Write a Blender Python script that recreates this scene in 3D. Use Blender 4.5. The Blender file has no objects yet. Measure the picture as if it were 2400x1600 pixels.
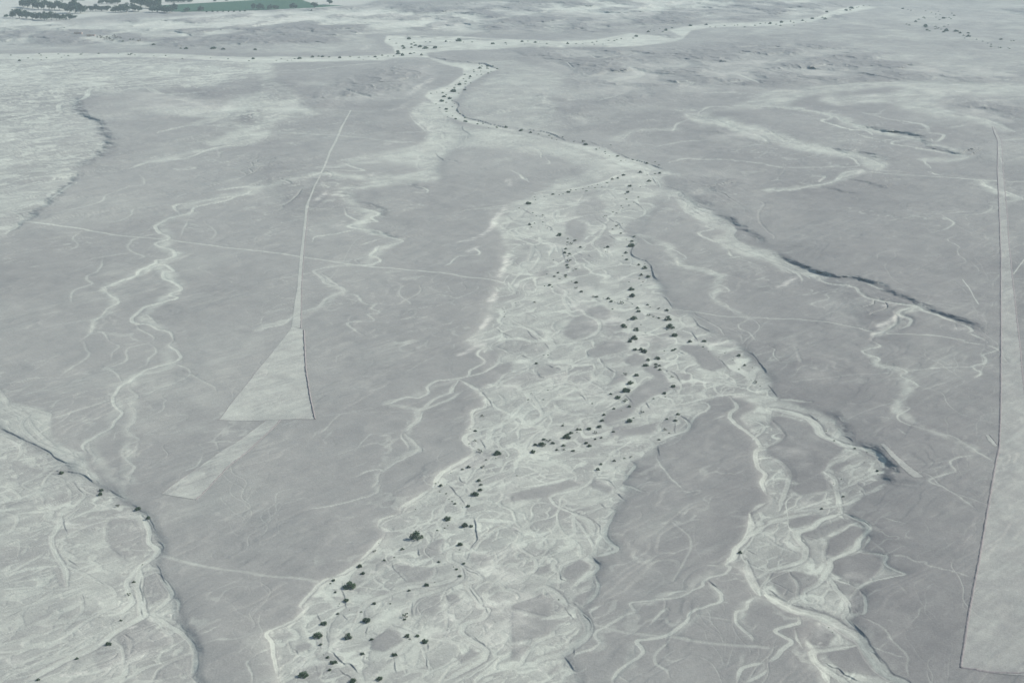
import bpy, math, random
import numpy as np

random.seed(7); RNG = np.random.RandomState(11)
SC = bpy.context.scene

# ------------------------------------------------------------------ camera
CH = 350.0                      # flying height in metres
FPX = 3297.0                    # focal length in pixels of the 2400 px wide photograph
PITCH = math.radians(18.4)
cam_d = bpy.data.cameras.new('Camera'); cam = bpy.data.objects.new('Camera', cam_d)
SC.collection.objects.link(cam); SC.camera = cam
cam.location = (0, 0, CH); cam.rotation_euler = (math.pi/2 - PITCH, 0, 0)
cam_d.sensor_fit = 'HORIZONTAL'; cam_d.sensor_width = 36.0; cam_d.lens = 36.0*FPX/2400.0
cam_d.clip_start = 1.0; cam_d.clip_end = 200000.0

# ------------------------------------------------------------------ sky and sun
SUN_EL, SUN_AZ = math.radians(36), math.radians(74)     # azimuth measured from +Y towards +X
w = bpy.data.worlds.new('World'); SC.world = w; w.use_nodes = True
nt = w.node_tree; bg = nt.nodes['Background']
sky = nt.nodes.new('ShaderNodeTexSky'); sky.sky_type = 'NISHITA'; sky.sun_disc = False
sky.sun_elevation = SUN_EL; sky.sun_rotation = SUN_AZ; sky.altitude = 500; sky.dust_density = 2.0
nt.links.new(sky.outputs[0], bg.inputs[0]); bg.inputs[1].default_value = 0.10
sd = bpy.data.lights.new('Sun', 'SUN'); sun = bpy.data.objects.new('Sun', sd); SC.collection.objects.link(sun)
sd.energy = 4.2; sd.angle = math.radians(0.5); sd.color = (1.0, 0.95, 0.88)
sun.location = (400, 0, 600)
from mathutils import Vector
sdir = Vector((math.cos(SUN_EL)*math.sin(SUN_AZ), math.cos(SUN_EL)*math.cos(SUN_AZ), math.sin(SUN_EL)))
sun.rotation_euler = sdir.to_track_quat('Z', 'Y').to_euler()
SC.view_settings.view_transform = 'Standard'; SC.view_settings.look = 'None'
SC.view_settings.gamma = 1.0; SC.view_settings.exposure = 0.65; SC.view_settings.use_curve_mapping = False
SC.cycles.volume_bounces = 1; SC.cycles.max_bounces = 6

# ------------------------------------------------------------------ materials
def lin(c):
    return tuple(((v/255.0)/12.92 if v/255.0 <= 0.04045 else ((v/255.0+0.055)/1.055)**2.4) for v in c) + (1.0,)

class NB:
    def __init__(s, name):
        s.m = bpy.data.materials.new(name); s.m.use_nodes = True
        s.t = s.m.node_tree; s.b = s.t.nodes['Principled BSDF']
        s.b.inputs['Roughness'].default_value = 0.95
        s.b.inputs['Specular IOR Level'].default_value = 0.12
    def n(s, kind, **kw):
        nd = s.t.nodes.new(kind)
        for k, v in kw.items(): setattr(nd, k, v)
        return nd
    def l(s, a, b): s.t.links.new(a, b)
    def noise(s, vec, scale, detail=4, rough=0.6):
        nd = s.n('ShaderNodeTexNoise'); nd.inputs['Scale'].default_value = scale
        nd.inputs['Detail'].default_value = detail; nd.inputs['Roughness'].default_value = rough
        s.l(vec, nd.inputs['Vector']); return nd.outputs['Fac']
    def math(s, op, a, b=None, c=None, clamp=False):
        nd = s.n('ShaderNodeMath', operation=op, use_clamp=clamp)
        for i, v in enumerate((a, b, c)):
            if v is None: continue
            if isinstance(v, (int, float)): nd.inputs[i].default_value = v
            else: s.l(v, nd.inputs[i])
        return nd.outputs[0]
    def mix(s, f, a, b, mode='MIX'):
        nd = s.n('ShaderNodeMix', data_type='RGBA', blend_type=mode)
        if isinstance(f, (int, float)): nd.inputs[0].default_value = f
        else: s.l(f, nd.inputs[0])
        for i, v in ((6, a), (7, b)):
            if isinstance(v, tuple): nd.inputs[i].default_value = v
            else: s.l(v, nd.inputs[i])
        return nd.outputs[2]

PLAIN = (0.212, 0.219, 0.203, 1); VARN = (0.143, 0.145, 0.140, 1)
SEDI = (0.405, 0.437, 0.375, 1); SAND = (0.47, 0.475, 0.42, 1)

def soil_material(name, extra=0.0):
    k = NB(name)
    at = k.n('ShaderNodeAttribute', attribute_name='soil'); sep = k.n('ShaderNodeSeparateColor')
    k.l(at.outputs['Color'], sep.inputs[0])
    geo = k.n('ShaderNodeNewGeometry')
    pos = geo.outputs['Position']
    # streaks: world position rotated and squeezed along the wash direction
    vr = k.n('ShaderNodeVectorRotate', rotation_type='Z_AXIS'); vr.inputs['Angle'].default_value = math.radians(-42); k.l(pos, vr.inputs['Vector'])
    mp = k.n('ShaderNodeMapping')
    mp.inputs['Scale'].default_value = (0.22, 1.0, 1.0); k.l(vr.outputs[0], mp.inputs[0])
    n1 = k.noise(mp.outputs[0], 0.35, 6, 0.65)
    n2 = k.noise(pos, 0.9, 5, 0.7)
    n3 = k.noise(pos, 0.05, 4, 0.6)
    pale = k.math('ADD', sep.outputs[0], k.math('MULTIPLY', k.math('SUBTRACT', n1, 0.5), 0.22))
    pale = k.math('ADD', pale, k.math('MULTIPLY', k.math('SUBTRACT', n2, 0.5), 0.2), clamp=True)
    if extra: pale = k.math('ADD', pale, extra, clamp=True)
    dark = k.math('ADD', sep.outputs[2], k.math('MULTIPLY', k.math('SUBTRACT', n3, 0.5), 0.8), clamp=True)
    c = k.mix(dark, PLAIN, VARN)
    c = k.mix(pale, c, SEDI)
    c = k.mix(k.math('MULTIPLY', sep.outputs[1], k.math('ADD', 0.5, n1), clamp=True), c, SAND)
    g = k.math('MULTIPLY', k.math('ADD', k.noise(pos, 0.55, 8, 0.95), k.noise(pos, 1.4, 6, 0.9)), 0.5)
    g = k.math('ADD', k.math('MULTIPLY', k.math('SUBTRACT', g, 0.5), 3.4), 0.5, clamp=True)
    c = k.mix(1.0, c, k.mix(g, (0.72, 0.72, 0.72, 1), (1.28, 1.28, 1.28, 1)), 'MULTIPLY')
    k.l(c, k.b.inputs['Base Color'])
    bp = k.n('ShaderNodeBump'); bp.inputs['Strength'].default_value = 0.6; bp.inputs['Distance'].default_value = 0.35
    k.l(n2, bp.inputs['Height']); k.l(bp.outputs[0], k.b.inputs['Normal'])
    return k.m

def plain_material(name, ca, cb, scale=0.6, rough=0.9):
    k = NB(name); geo = k.n('ShaderNodeNewGeometry')
    f = k.noise(geo.outputs['Position'], scale, 4, 0.65)
    k.l(k.mix(f, ca, cb), k.b.inputs['Base Color']); k.b.inputs['Roughness'].default_value = rough
    return k.m

def leaf_material(name, ca, cb):
    k = NB(name); geo = k.n('ShaderNodeNewGeometry'); oi = k.n('ShaderNodeObjectInfo')
    f = k.noise(geo.outputs['Position'], 0.8, 3, 0.7)
    f = k.math('ADD', f, k.math('MULTIPLY', k.math('SUBTRACT', oi.outputs['Random'], 0.5), 0.6), clamp=True)
    f = k.math('ADD', k.math('MULTIPLY', f, 0.6), k.math('MULTIPLY', geo.outputs['Random Per Island'], 0.4), clamp=True)
    k.l(k.mix(f, ca, cb), k.b.inputs['Base Color'])
    return k.m

M_SOIL = soil_material('desert_soil'); M_CLEAR = soil_material('cleared_soil')
M_STONE = plain_material('varnished_stones', (0.13, 0.12, 0.12, 1), (0.24, 0.23, 0.22, 1), 1.2)
M_LEAF = leaf_material('shrub_leaves', (0.026, 0.052, 0.032, 1), (0.085, 0.125, 0.075, 1))
M_DRY = leaf_material('dry_twigs', (0.070, 0.075, 0.060, 1), (0.15, 0.14, 0.11, 1))
M_TREE = leaf_material('tree_leaves', (0.012, 0.030, 0.020, 1), (0.038, 0.066, 0.034, 1))
M_BARK = plain_material('bark', (0.09, 0.07, 0.055, 1), (0.17, 0.14, 0.11, 1), 3.0)
M_ADOBE = plain_material('adobe', (0.38, 0.29, 0.24, 1), (0.46, 0.37, 0.31, 1), 0.5)
M_ROOF = plain_material('reed_roof', (0.12, 0.10, 0.08, 1), (0.20, 0.17, 0.14, 1), 1.5)
M_CROP = plain_material('crop_green', (0.008, 0.036, 0.020, 1), (0.026, 0.078, 0.038, 1), 0.08)

def tag(o, label=None, cat=None, group=None, kind=None):
    if label: o['label'] = label
    if cat: o['category'] = cat
    if group: o['group'] = group
    if kind: o['kind'] = kind
    return o

# ------------------------------------------------------------------ survey grid
# Ground points are taken from the photograph by intersecting the sight line with the plain (z = 0).
sP, cP = math.sin(PITCH), math.cos(PITCH)
def row_t(py):
    yn = (800.0 - py)/FPX
    return CH/(sP - yn*cP)
def to_ground(px, py):
    px = np.asarray(px, float); py = np.asarray(py, float)
    yn = (800.0 - py)/FPX; t = CH/(sP - yn*cP)
    return (px - 1200.0)/FPX*t, t*(cP + yn*sP)
def to_pix(X, Y):
    # camera depth and height of a z = 0 point
    zc = Y*cP + CH*sP; yc = Y*sP - CH*cP
    return 1200.0 + FPX*X/zc, 800.0 - FPX*yc/zc

STEP = 1.6
core_u = np.arange(-260, 2660.1, STEP)
g = np.cumsum(STEP*1.18**np.arange(1, 34)); US = np.concatenate([(-260 - g)[::-1], core_u, core_u[-1] + g])
core_v = np.concatenate([np.arange(-10, 200, 0.8), np.arange(200, 1790.1, STEP)])
dn = np.cumsum(STEP*1.16**np.arange(1, 26)); up = -10 - np.cumsum(STEP*1.055**np.arange(1, 60)); up = up[up > -284]
VS = np.concatenate([np.append(up, [-287, -290, -293])[::-1], core_v, core_v[-1] + dn])
NV, NU = len(VS), len(US)
TV = row_t(VS); GY1 = to_ground(0*VS, VS)[1]
GX = ((US - 1200.0)/FPX)[None, :]*TV[:, None]; GY = np.repeat(GY1[:, None], NU, 1)

_T = [RNG.rand(256, 256).astype(np.float32) for _ in range(6)]
def vnoise(x, y, s=0):
    T = _T[s % 6]
    xi = np.floor(x); yi = np.floor(y); fx = (x - xi).astype(np.float32); fy = (y - yi).astype(np.float32)
    fx = fx*fx*(3 - 2*fx); fy = fy*fy*(3 - 2*fy)
    xi = xi.astype(np.int64) & 255; yi = yi.astype(np.int64) & 255
    x1 = (xi + 1) & 255; y1 = (yi + 1) & 255
    return (T[yi, xi]*(1 - fx) + T[yi, x1]*fx)*(1 - fy) + (T[y1, xi]*(1 - fx) + T[y1, x1]*fx)*fy
def fbm(x, y, wl, octs=4, s=0, gain=0.5):
    a, tot, out = 1.0, 0.0, 0.0; f = 1.0/wl
    for o in range(octs):
        c, sn = math.cos(0.6*o + s), math.sin(0.6*o + s)
        out = out + a*vnoise((x*c - y*sn)*f + 17.3*o + 5*s, (x*sn + y*c)*f + 9.1*o, s + o); tot += a; a *= gain; f *= 2.03
    return out/tot
def sstep(a, b, x):
    t = np.clip((x - a)/(b - a), 0, 1); return t*t*(3 - 2*t)

def pts(c, r, s):
    a = np.array([[float(q) for q in p.split(',')] for p in s.split()])
    return a/3.92 + np.array([600.0*c, 400.0*r])

def fill(poly):
    """scan-line fill of a photo-space outline onto the grid"""
    m = np.zeros((NV, NU), np.float32); P = np.asarray(poly, float); Q = np.roll(P, -1, 0)
    for j in range(np.searchsorted(VS, P[:, 1].min()), min(NV, np.searchsorted(VS, P[:, 1].max()) + 1)):
        y = VS[j]; c = (P[:, 1] <= y) != (Q[:, 1] <= y)
        if not c.any(): continue
        xs = np.sort(P[c, 0] + (y - P[c, 1])*(Q[c, 0] - P[c, 0])/(Q[c, 1] - P[c, 1]))
        for a, b in zip(xs[::2], xs[1::2]):
            m[j, np.searchsorted(US, a):np.searchsorted(US, b)] = 1
    return m
def blur(m, ru, rv, n=2):
    for _ in range(n):
        for ax, r in ((1, ru), (0, rv)):
            if r < 1: continue
            p = [(0, 0), (0, 0)]; p[ax] = (r + 1, r)
            c = np.cumsum(np.pad(m, p, mode='edge'), axis=ax, dtype=np.float64)
            m = ((c[:, 2*r+1:] - c[:, :-2*r-1]) if ax else (c[2*r+1:] - c[:-2*r-1]))/(2*r + 1)
    return m.astype(np.float32)
WU = fbm(GX, GY, 14, 4, 1); WV = fbm(GX, GY, 14, 4, 2)
JI, II = np.meshgrid(np.arange(NV), np.arange(NU), indexing='ij')
def rough_edge(m, amt):
    """fray an outline with ground-fixed noise, amt in metres"""
    ppm = FPX/(TV/1.0)/STEP                     # grid cells per metre across
    du = ((WU - 0.5)*2*amt*ppm[:, None]).astype(int)
    dv = ((WV - 0.5)*2*amt*ppm[:, None]*(CH/TV)[:, None]).astype(int)
    return m[np.clip(JI + dv, 0, NV - 1), np.clip(II + du, 0, NU - 1)]

def seg_windows(P, rad):
    """yield grid windows and unsigned/signed distances for every segment of a ground polyline"""
    X, Y = to_ground(P[:, 0], P[:, 1])
    for i in range(len(P) - 1):
        r = rad[i] if hasattr(rad, '__len__') else rad
        ymn, ymx = min(Y[i], Y[i+1]) - r, max(Y[i], Y[i+1]) + r
        j0 = np.searchsorted(-GY1, -ymx); j1 = np.searchsorted(-GY1, -max(ymn, 1.0)) + 1
        j1 = min(j1, NV)
        if j1 - j0 < 1: continue
        z0 = min(TV[j0:j1]);
        xmn, xmx = min(X[i], X[i+1]) - r, max(X[i], X[i+1]) + r
        ta, tb = TV[j0:j1].min(), TV[j0:j1].max()
        ua = min(1200 + FPX*xmn/ta, 1200 + FPX*xmn/tb); ub = max(1200 + FPX*xmx/ta, 1200 + FPX*xmx/tb)
        i0 = np.searchsorted(US, ua); i1 = np.searchsorted(US, ub) + 1
        if i1 - i0 < 1: continue
        W = (slice(j0, j1), slice(i0, i1))
        gx, gy = GX[W] - X[i], GY[W] - Y[i]; dx, dy = X[i+1] - X[i], Y[i+1] - Y[i]; L2 = dx*dx + dy*dy + 1e-9
        t = np.clip((gx*dx + gy*dy)/L2, 0, 1); ex, ey = gx - t*dx, gy - t*dy
        yield i, W, np.hypot(ex, ey), dx*gy - dy*gx
# ------------------------------------------------------------------ traced data (tile column, row | points read off the enlarged tile)
# channels: col row width strength | points ; points
CHAN = """
0 1 28 .9|2352,145 2200,165 2000,195
0 1 26 .9|2330,190 2240,230 2050,260 1800,300 1630,320 1600,350 1650,385;2240,230 2040,290 1830,330 1770,360 1740,390 1560,430 1440,490 1430,520 1470,560 1550,600 1540,630 1430,660 1480,690 1580,720 1610,770 1560,800 1440,820 1430,850 1290,910 1250,960 1100,1010 970,1055;1430,850 1520,860 1590,920 1510,920 1500,970 1560,1010 1640,1050 1660,1090 1570,1130 1580,1150 1630,1170 1500,1210 1330,1250 1270,1300 1210,1360 1250,1400 1370,1410 1450,1460 1560,1490 1600,1568
0 1 20 .7|970,1055 1000,1130 1090,1190 1000,1250 950,1310 860,1390 840,1460 830,1500 740,1568;1270,1300 1350,1320 1440,1400;1250,1400 1280,1460 1400,1520 1410,1568;840,1460 960,1500 1000,1568
0 1 18 .6|1570,570 1400,580 1230,620 1200,650 1170,700 1230,740 1320,780 1240,820;1230,740 1000,770 860,790 790,820;950,780 940,830 900,920 810,960 800,1000 850,1030 700,1080 650,1140 660,1200
0 1 14 .5|1260,10 1310,60 1320,130 1200,150 1080,190 960,240 930,290 730,350 500,400;1630,320 1450,330 1230,360 1210,400 1130,440 980,470;1750,400 1700,500 1670,560 1660,620;1880,440 1900,480 1980,540 1970,590 1890,640;770,540 670,620 720,670 600,740
0 1 24 .8|0,190 140,170 200,150 300,110 470,90 560,40 700,10;0,245 100,220 170,190;90,360 250,330 330,300 460,280;0,75 120,60 230,45;460,280 520,230 620,150 700,100;0,600 70,560 170,500 200,420 130,370
0 2 26 .9|1590,0 1560,40 1640,110 1660,160 1600,200 1450,240 1340,275 1240,340 1200,380 1130,410 1070,480 1040,540 1050,600 1110,640 1110,680 1050,740 1020,790 880,860 770,930 760,960 800,1010
0 2 18 .6|1400,0 1330,30 1180,70 1160,110 1170,160 1130,200 1010,240 1060,290 1120,370;1000,0 1090,60 1040,110 1030,170;770,0 790,70 820,110 800,160 700,220 600,280 550,330;1380,20 1440,90 1370,170 1350,230;1660,160 1670,200 1600,220 1700,250 1750,300 1700,350 1480,430 1300,520;1060,460 980,490;1040,540 860,600 700,650 600,690;1700,290 1860,370 1970,420 1990,470
0 2 26 .6|1200,400 1190,450 1260,510 1200,570 1240,640 1230,730 1170,790 1180,830 1270,890 1200,930 1140,980 1130,1040 1200,1110 1230,1150 1190,1230 1190,1300;1270,890 1240,1060;820,930 830,1000 870,1060 850,1120;700,1020 760,1120
0 2 12 .55|1230,740 1350,700 1500,620 1500,570 1530,540 1480,500;2100,740 2030,830 1970,880 2000,960 2010,1010;1880,1020 1800,1150 1630,1210;550,330 300,340 100,390;2060,50 1950,110
0 2 30 .75|0,430 60,540 100,620 240,680 260,700 210,740 200,790 260,860 350,920 480,970 650,1040 760,1090;260,700 300,790 400,880 520,960;100,590 400,660 460,710 360,790
0 2 26 .8|410,1180 400,1215 220,1290 230,1330 330,1380 390,1440 400,1500;420,1040 430,1090 390,1150;590,1290 640,1380 650,1460;680,1290 770,1400 720,1470 580,1568;0,1380 90,1340 180,1420 160,1470 60,1510;740,1260 760,1350 950,1440;0,860 150,930 190,980 170,1050 60,1120;400,1190 560,1250 600,1330
1 1 16 .6|0,1040 300,980 500,940;0,150 200,140 310,130 260,100 180,90;180,80 500,60 640,10;640,10 700,40 680,60;190,320 250,330 190,370;420,180 300,290 190,320;0,1330 340,1270
1 1 26 .9|1300,50 1050,60;820,860 1050,860 1140,820 1090,780 1050,770 1100,730 1130,700 1260,680 1350,650 1260,620 1190,600 1120,550 950,530 850,500 1040,470 1110,460 1060,430 1130,390 980,350 850,340
1 1 20 .8|820,350 830,400 920,450 1000,460;1040,790 920,810 940,840
1 1 14 .9|950,530 760,570 560,600 510,660;1840,390 1920,360 2100,340 2352,310;1930,740 2020,720 2050,770 1850,790 1770,860 1700,880;1390,210 1580,195 1530,155 1450,140;1200,620 1050,660 950,700
1 1 26 .75|820,860 560,910 540,940 610,990 640,1040 770,1080 810,1110 740,1150 650,1190 570,1270 420,1310 330,1360 250,1420 0,1480;600,940 700,1020 790,1090
1 1 20 .65|810,1130 930,1160 980,1230 1060,1250 1110,1240 1060,1280 1140,1310 1030,1340 1090,1390 870,1410 850,1440 990,1520;540,940 400,960 300,970
1 1 12 .5|1470,1020 1340,1070 1310,1120 1350,1170 1420,1220 1350,1250;1430,1390 1450,1450;1990,1070 2020,1010;2080,1290 2220,1290;1540,1150 1700,1090;1900,1480 2100,1490
1 0 20 .8|1600,1220 1800,1190 1900,1160;1950,1250 1880,1340 1700,1400;1700,1240 1750,1300 1620,1330 1450,1350;750,1470 900,1530 980,1560 600,1560;1720,1460 1850,1500;1180,1330 1250,1310 1450,1310;1420,1060 1500,1150 1600,1220;760,1480 1000,1440 1450,1380;1500,970 1600,930;1480,1010 1560,1100
1 0 22 .6|390,660 640,630 1000,590 1150,580;30,640 60,610 170,590;250,1310 330,1310;820,830 1100,910;1100,920 1400,900;640,1160 800,1130;350,1020 200,1060 130,1090 200,1120;1300,1220 1600,1200
0 0 44 .9|0,1120 200,1080 420,1040 540,1020 550,960 700,930 800,880 820,830 1000,800 1300,780 1600,740 1900,700 2352,660
0 0 26 .85|1190,1550 1400,1490 1750,1440 1900,1380 2100,1340 2352,1300;500,1080 560,1040 540,980;0,1000 200,990
0 0 24 .7|880,690 870,670 1000,660 1200,630 1230,605 1150,580;700,680 900,600 1290,570 1400,540;1360,1490 1750,1450;600,550 690,620;0,690 130,640 200,590 600,560;2100,1150 1740,1160 1560,1200 1450,1230;0,860 400,830 700,720;340,820 500,740 800,730 1200,690;600,790 640,760 900,740;1450,690 1500,660 1650,640 1640,680;0,920 300,910;400,1310 560,1250 520,1210 270,1250;0,1180 130,1160;500,1440 700,1400 900,1350;480,1440 560,1480;0,1420 100,1380 160,1360 100,1320;600,1160 640,1210 800,1250 960,1310;0,1540 150,1500 480,1430 700,1370
0 0 50 .6|1250,1010 1560,990 1800,1000 1950,1000;1950,1000 2100,1050 1950,1120 1850,1140;1550,925 1700,930 1880,970;1300,780 1500,870 1900,850
2 0 36 .75|1720,1040 1780,1000 1850,980 2100,985 2352,990;1600,1050 1850,1100 2000,1160 2100,1200 2300,1260 2352,1300
2 0 20 .8|1660,1080 1520,1140 1470,1200 1300,1190 1100,1220 1020,1280;1340,1340 1550,1300 1800,1280;2090,1355 2352,1310;240,1520 350,1500 310,1450;100,1330 250,1380 270,1450;510,580 560,630;2240,1450 2352,1400
2 0 30 .7|860,745 1150,710 1200,670 1050,620;730,510 800,540 1000,520;2170,900 2300,870;2170,920 2352,950;1370,770 1660,760 1600,790;1960,670 2150,710 2290,770;1920,765 2180,745;1770,855 1950,850 2100,855;2100,440 2250,425;800,930 980,880
2 0 34 .6|1450,1500 1600,1460 1800,1460 2000,1470 2352,1510;1020,1510 1100,1490 1300,1568
3 0 60 .65|2352,790 1700,770 1100,760 640,790 300,830 0,860;0,960 100,980 250,1010
3 0 34 .6|640,970 900,910 1500,880 1700,830;1060,1010 1000,1050 870,1030;1400,980 1700,1060 2000,1100 2280,1220
3 0 24 .85|0,960 300,1000 550,1050 580,1090 500,1110 620,1150 750,1190 900,1200 960,1240;350,1010 600,1070 700,1120 900,1170 1150,1230 1340,1270 1150,1300 1170,1330 1400,1370 1600,1400 1800,1430 1830,1445 1700,1460 1450,1470 1500,1540;1500,1280 1540,1300 1620,1250 1500,1230
3 0 24 .6|870,1030 1100,1090 1400,1140 1470,1200 1350,1190;1750,950 1950,930 2352,910;2100,1300 2352,1280;1680,1180 1800,1160
3 0 36 .7|0,1200 100,1260 200,1310 500,1350 700,1410 900,1450 1060,1530 1000,1568;370,1440 500,1410
3 0 20 .85|0,1520 300,1540 600,1530 830,1530 770,1450 700,1430;2130,1430 2160,1500;0,580 200,550;400,620 550,600;620,770 700,765
3 1 34 .85|900,0 720,30 620,100 520,130 400,140 200,180 0,180;400,60 520,60 470,110;1480,0 1560,30 1600,40;1950,90 2000,130 2100,180
3 1 14 .85|1600,400 1800,375 1900,365;1600,400 1640,440 1710,490 1640,540 1500,580;1620,500 1500,530;1600,400 1450,405;2000,295 2100,290 2340,270 2200,200 2100,180 1980,130;2010,300 2060,340 1950,400 1700,410;2180,305 2340,270;2340,270 2300,250
3 1 9 .6|1450,405 1300,430 1100,460;1780,590 1650,640 1750,700 1740,760 1820,820 1790,860;1860,820 1940,910 1880,940;1350,30 1300,40;1480,660 1600,630;780,220 830,250 810,280;350,225 390,210;900,15 1350,50;1370,810 1600,770;1480,970 1720,930
3 1 26 .8|0,750 80,770 170,830 300,900 450,930 570,970 480,1010 620,1050 800,1080 850,1130 950,1180 1200,1230 1370,1260 1450,1300 1650,1370 1750,1400;0,820 200,900 310,980 310,1040;1370,1260 1240,1290 1190,1320 1250,1350 1310,1380 1290,1430 1200,1470;1190,1320 1170,1400 1100,1460 1000,1500 950,1560;1750,1400 1860,1450 1860,1490 1800,1500;1720,1410 1740,1470;1790,1500 1880,1520 2000,1568;870,1030 1000,1080 1100,1110
3 2 20 .85|950,0 1030,50 870,90 900,120 1000,150 1020,180 950,210 930,190
3 2 18 .6|1000,210 1200,250 1280,290 1220,320 1370,400 1370,430 1230,500 1270,530 1190,590 1300,620 1200,680 1200,730 1300,780 1500,840 1700,890 1800,940 1900,1000 1940,1030 2090,1110;1940,1040 1700,1090 1680,1150 1720,1200 1600,1240 1480,1290 1600,1350 1750,1440 1900,1540;1200,730 1000,700;1170,790 1250,860 1300,880
3 2 20 .7|1990,30 2060,60 2110,90 1980,130 2000,170 1980,210 1890,230 1900,260 1960,290 1880,350;1740,0 2000,40
3 2 9 .7|1280,280 1600,245 1890,235 2120,215;160,380 500,350 800,310 1200,290;670,750 800,690 1100,580 1270,530;1700,1090 1580,1120 1400,1130 1300,1130;1690,1150 1540,1170 1420,1190;0,40 60,80 50,130 130,210;1780,820 1900,760;1380,480 1680,370
3 2 70 .9|0,610 150,640 350,700 450,780 500,860 700,960 900,1000 1030,1070 1060,1160
3 2 30 .9|780,1020 600,1120 510,1200;920,1080 800,1150 640,1200;1050,1180 950,1220 800,1290 600,1370;160,860 100,910 0,960;40,730 150,850;650,1400 200,1560;1030,1230 850,1300
3 2 46 .85|510,1190 600,1250 640,1400 660,1490 680,1568;640,1380 560,1300;800,1290 860,1340 890,1390
3 2 38 .8|0,1040 120,1100 200,1200 180,1300 130,1450 100,1568;0,1390 50,1440 30,1480;890,1390 1070,1340;890,1390 680,1490 200,1560;400,560 200,540 80,540
2 1 24 .75|1540,200 1530,250 1620,280 1660,330 1590,360 1650,400 1830,440 1960,460 1790,500 1850,530 1720,570 1760,610 1980,670 2200,760 2352,820;1960,460 2050,530 2030,600 2200,700 2352,800;1850,600 2000,590;1980,700 2010,760 2060,790;1700,740 1780,700
2 1 12 .6|1160,590 1280,670 1420,690 1600,790 1520,820 1560,850 1780,900 1860,930 1940,980 1860,1030 2000,1100 1830,1130 1850,1180 1960,1220 2050,1300 2180,1350 2080,1420 2180,1490 2240,1560;1450,460 1540,430;2060,790 2280,860;1440,800 1510,790;2180,220 2260,180;1680,210 1850,150 2000,120
2 1 20 .9|660,190 650,230 560,330 390,380 420,470 540,440;830,150 960,270;60,430 160,440 20,500;770,440 860,500 810,590 740,680 880,790;570,720 730,660 820,560;590,820 650,800 740,860 850,910 890,980;980,1070 980,960;370,1080 170,1140 20,1210;430,1060 640,1250;640,1300 430,1370 370,1420 400,1480 300,1550;860,1150 1030,1100 1230,1010 1200,960;1450,1440 1650,1500 1700,1568;0,1370 150,1450 280,1568;0,0 100,60 160,100;860,170 880,200 820,240 900,270;1120,290 1230,370 1130,450;100,650 250,760 180,900 20,930;0,1280 200,1200
2 1 28 .95|400,1040 500,1100 470,1170 540,1290 640,1280 680,1330 790,1380 810,1440 760,1500 600,1560;200,190 360,185 520,175 860,100 1000,45 1250,40 1360,150;1060,1568 1100,1400 1200,1380 1290,1360
2 2 20 .9|0,330 150,250 130,190 230,170 290,120;230,200 200,280 250,340;850,20 690,80 690,130 520,230 510,330;1110,90 800,160 840,230 700,280 520,330;860,240 950,290 870,410;650,330 830,440 840,480;460,330 600,400 690,540;1550,110 1420,180;1620,10 1480,80;0,500 150,500 560,490;0,1050 200,1020;1380,300 1540,380 1540,500;1660,600 1760,560 1810,600 1680,690 1630,790;1060,1120 1100,1100;1090,1090 1040,1150;0,1560 150,1480 360,1470;930,780 860,890;1000,800 1400,710;70,80 90,40 250,0;0,900 300,800 430,740;100,1250 300,1220 540,1170;1220,1380 1130,1340 1010,1290;700,1500 850,1420 960,1360
2 2 30 .95|1480,590 1620,560 1900,500 2200,470;1530,670 1620,740 1600,810 1440,860 1340,930;1080,1080 1130,1130 1060,1210 1010,1290;1180,600 1300,520 1450,470 1490,420;1180,600 1160,660 1050,700 850,760;780,1200 660,1320 380,1400 360,1450 450,1520 600,1568;0,1350 300,1300 550,1230;1700,480 1900,400 2200,390;800,160 820,200
2 2 16 .65|760,1240 930,1290 950,1370 830,1460 820,1500;960,1390 1030,1440 950,1520;1570,840 1530,900 1400,970;1340,1020 1340,1090 1450,1240 1570,1350;1800,740 2000,660
2 2 34 .85|2180,1568 2270,1500 2352,1470;2000,500 2070,600 2000,660 2030,730 2200,850 2280,950 2240,1010 2260,1140 2330,1210 2290,1290 2352,1400;2352,950 2240,990
1 2 24 .9|2180,20 2060,70 2040,120 2110,180 1980,250 1950,300 1840,330 1650,360 1580,410 1590,450 1500,500 1380,500 1260,550 1170,580;2290,100 2230,150 2230,190 2130,260 2000,300 1890,320;2352,260 2270,320 2200,390 2060,450;2200,30 2352,110
1 2 34 .75|1860,350 1800,420 1780,460 1650,510 1550,590 1460,640;1910,440 1820,500 1700,550 1560,600 1500,620;1520,630 1490,720 1350,820
1 2 20 .75|1350,820 1340,880 1390,940 1400,990;1360,830 1500,980 1380,1060 1270,1110 1170,1180 1140,1160 1000,1190 930,1240;1150,1190 1110,1290 1060,1350;1150,1310 1100,1390 950,1440 720,1500 480,1550
1 2 10 .6|1170,580 1000,620 780,670 650,790 580,840;610,880 500,910;540,685 900,650 1450,630 1800,600;870,110 760,130 740,190;830,30 920,0;830,200 740,220 560,260;1340,300 1500,200 1680,110;920,1000 1050,860 1270,840;240,920 270,900;160,1210 400,1180
1 2 36 .95|1330,1568 1350,1510 1400,1480 1620,1340;1620,1340 1700,1220 1900,1100 2010,1040;2010,1000 1930,930 1920,880 1980,840 2200,780;1980,700 2000,620 2100,590 2100,520;1860,330 1980,400 2080,480
0 3 44 .85|560,0 540,120 480,230 480,320 540,430 600,530 620,680;880,640 560,760 260,860 0,960
0 3 32 .8|540,460 700,540 880,620 1010,680 1060,760 1040,860 1000,930;860,640 500,720 300,690 0,700;550,700 300,840 0,920;480,480 300,560 0,650;440,360 300,440 150,520 0,570;740,790 760,900 700,960 550,1110;620,980 480,1000 480,1080;0,1500 400,1300 620,1230;0,230 100,180 160,70 100,20 0,0
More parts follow.
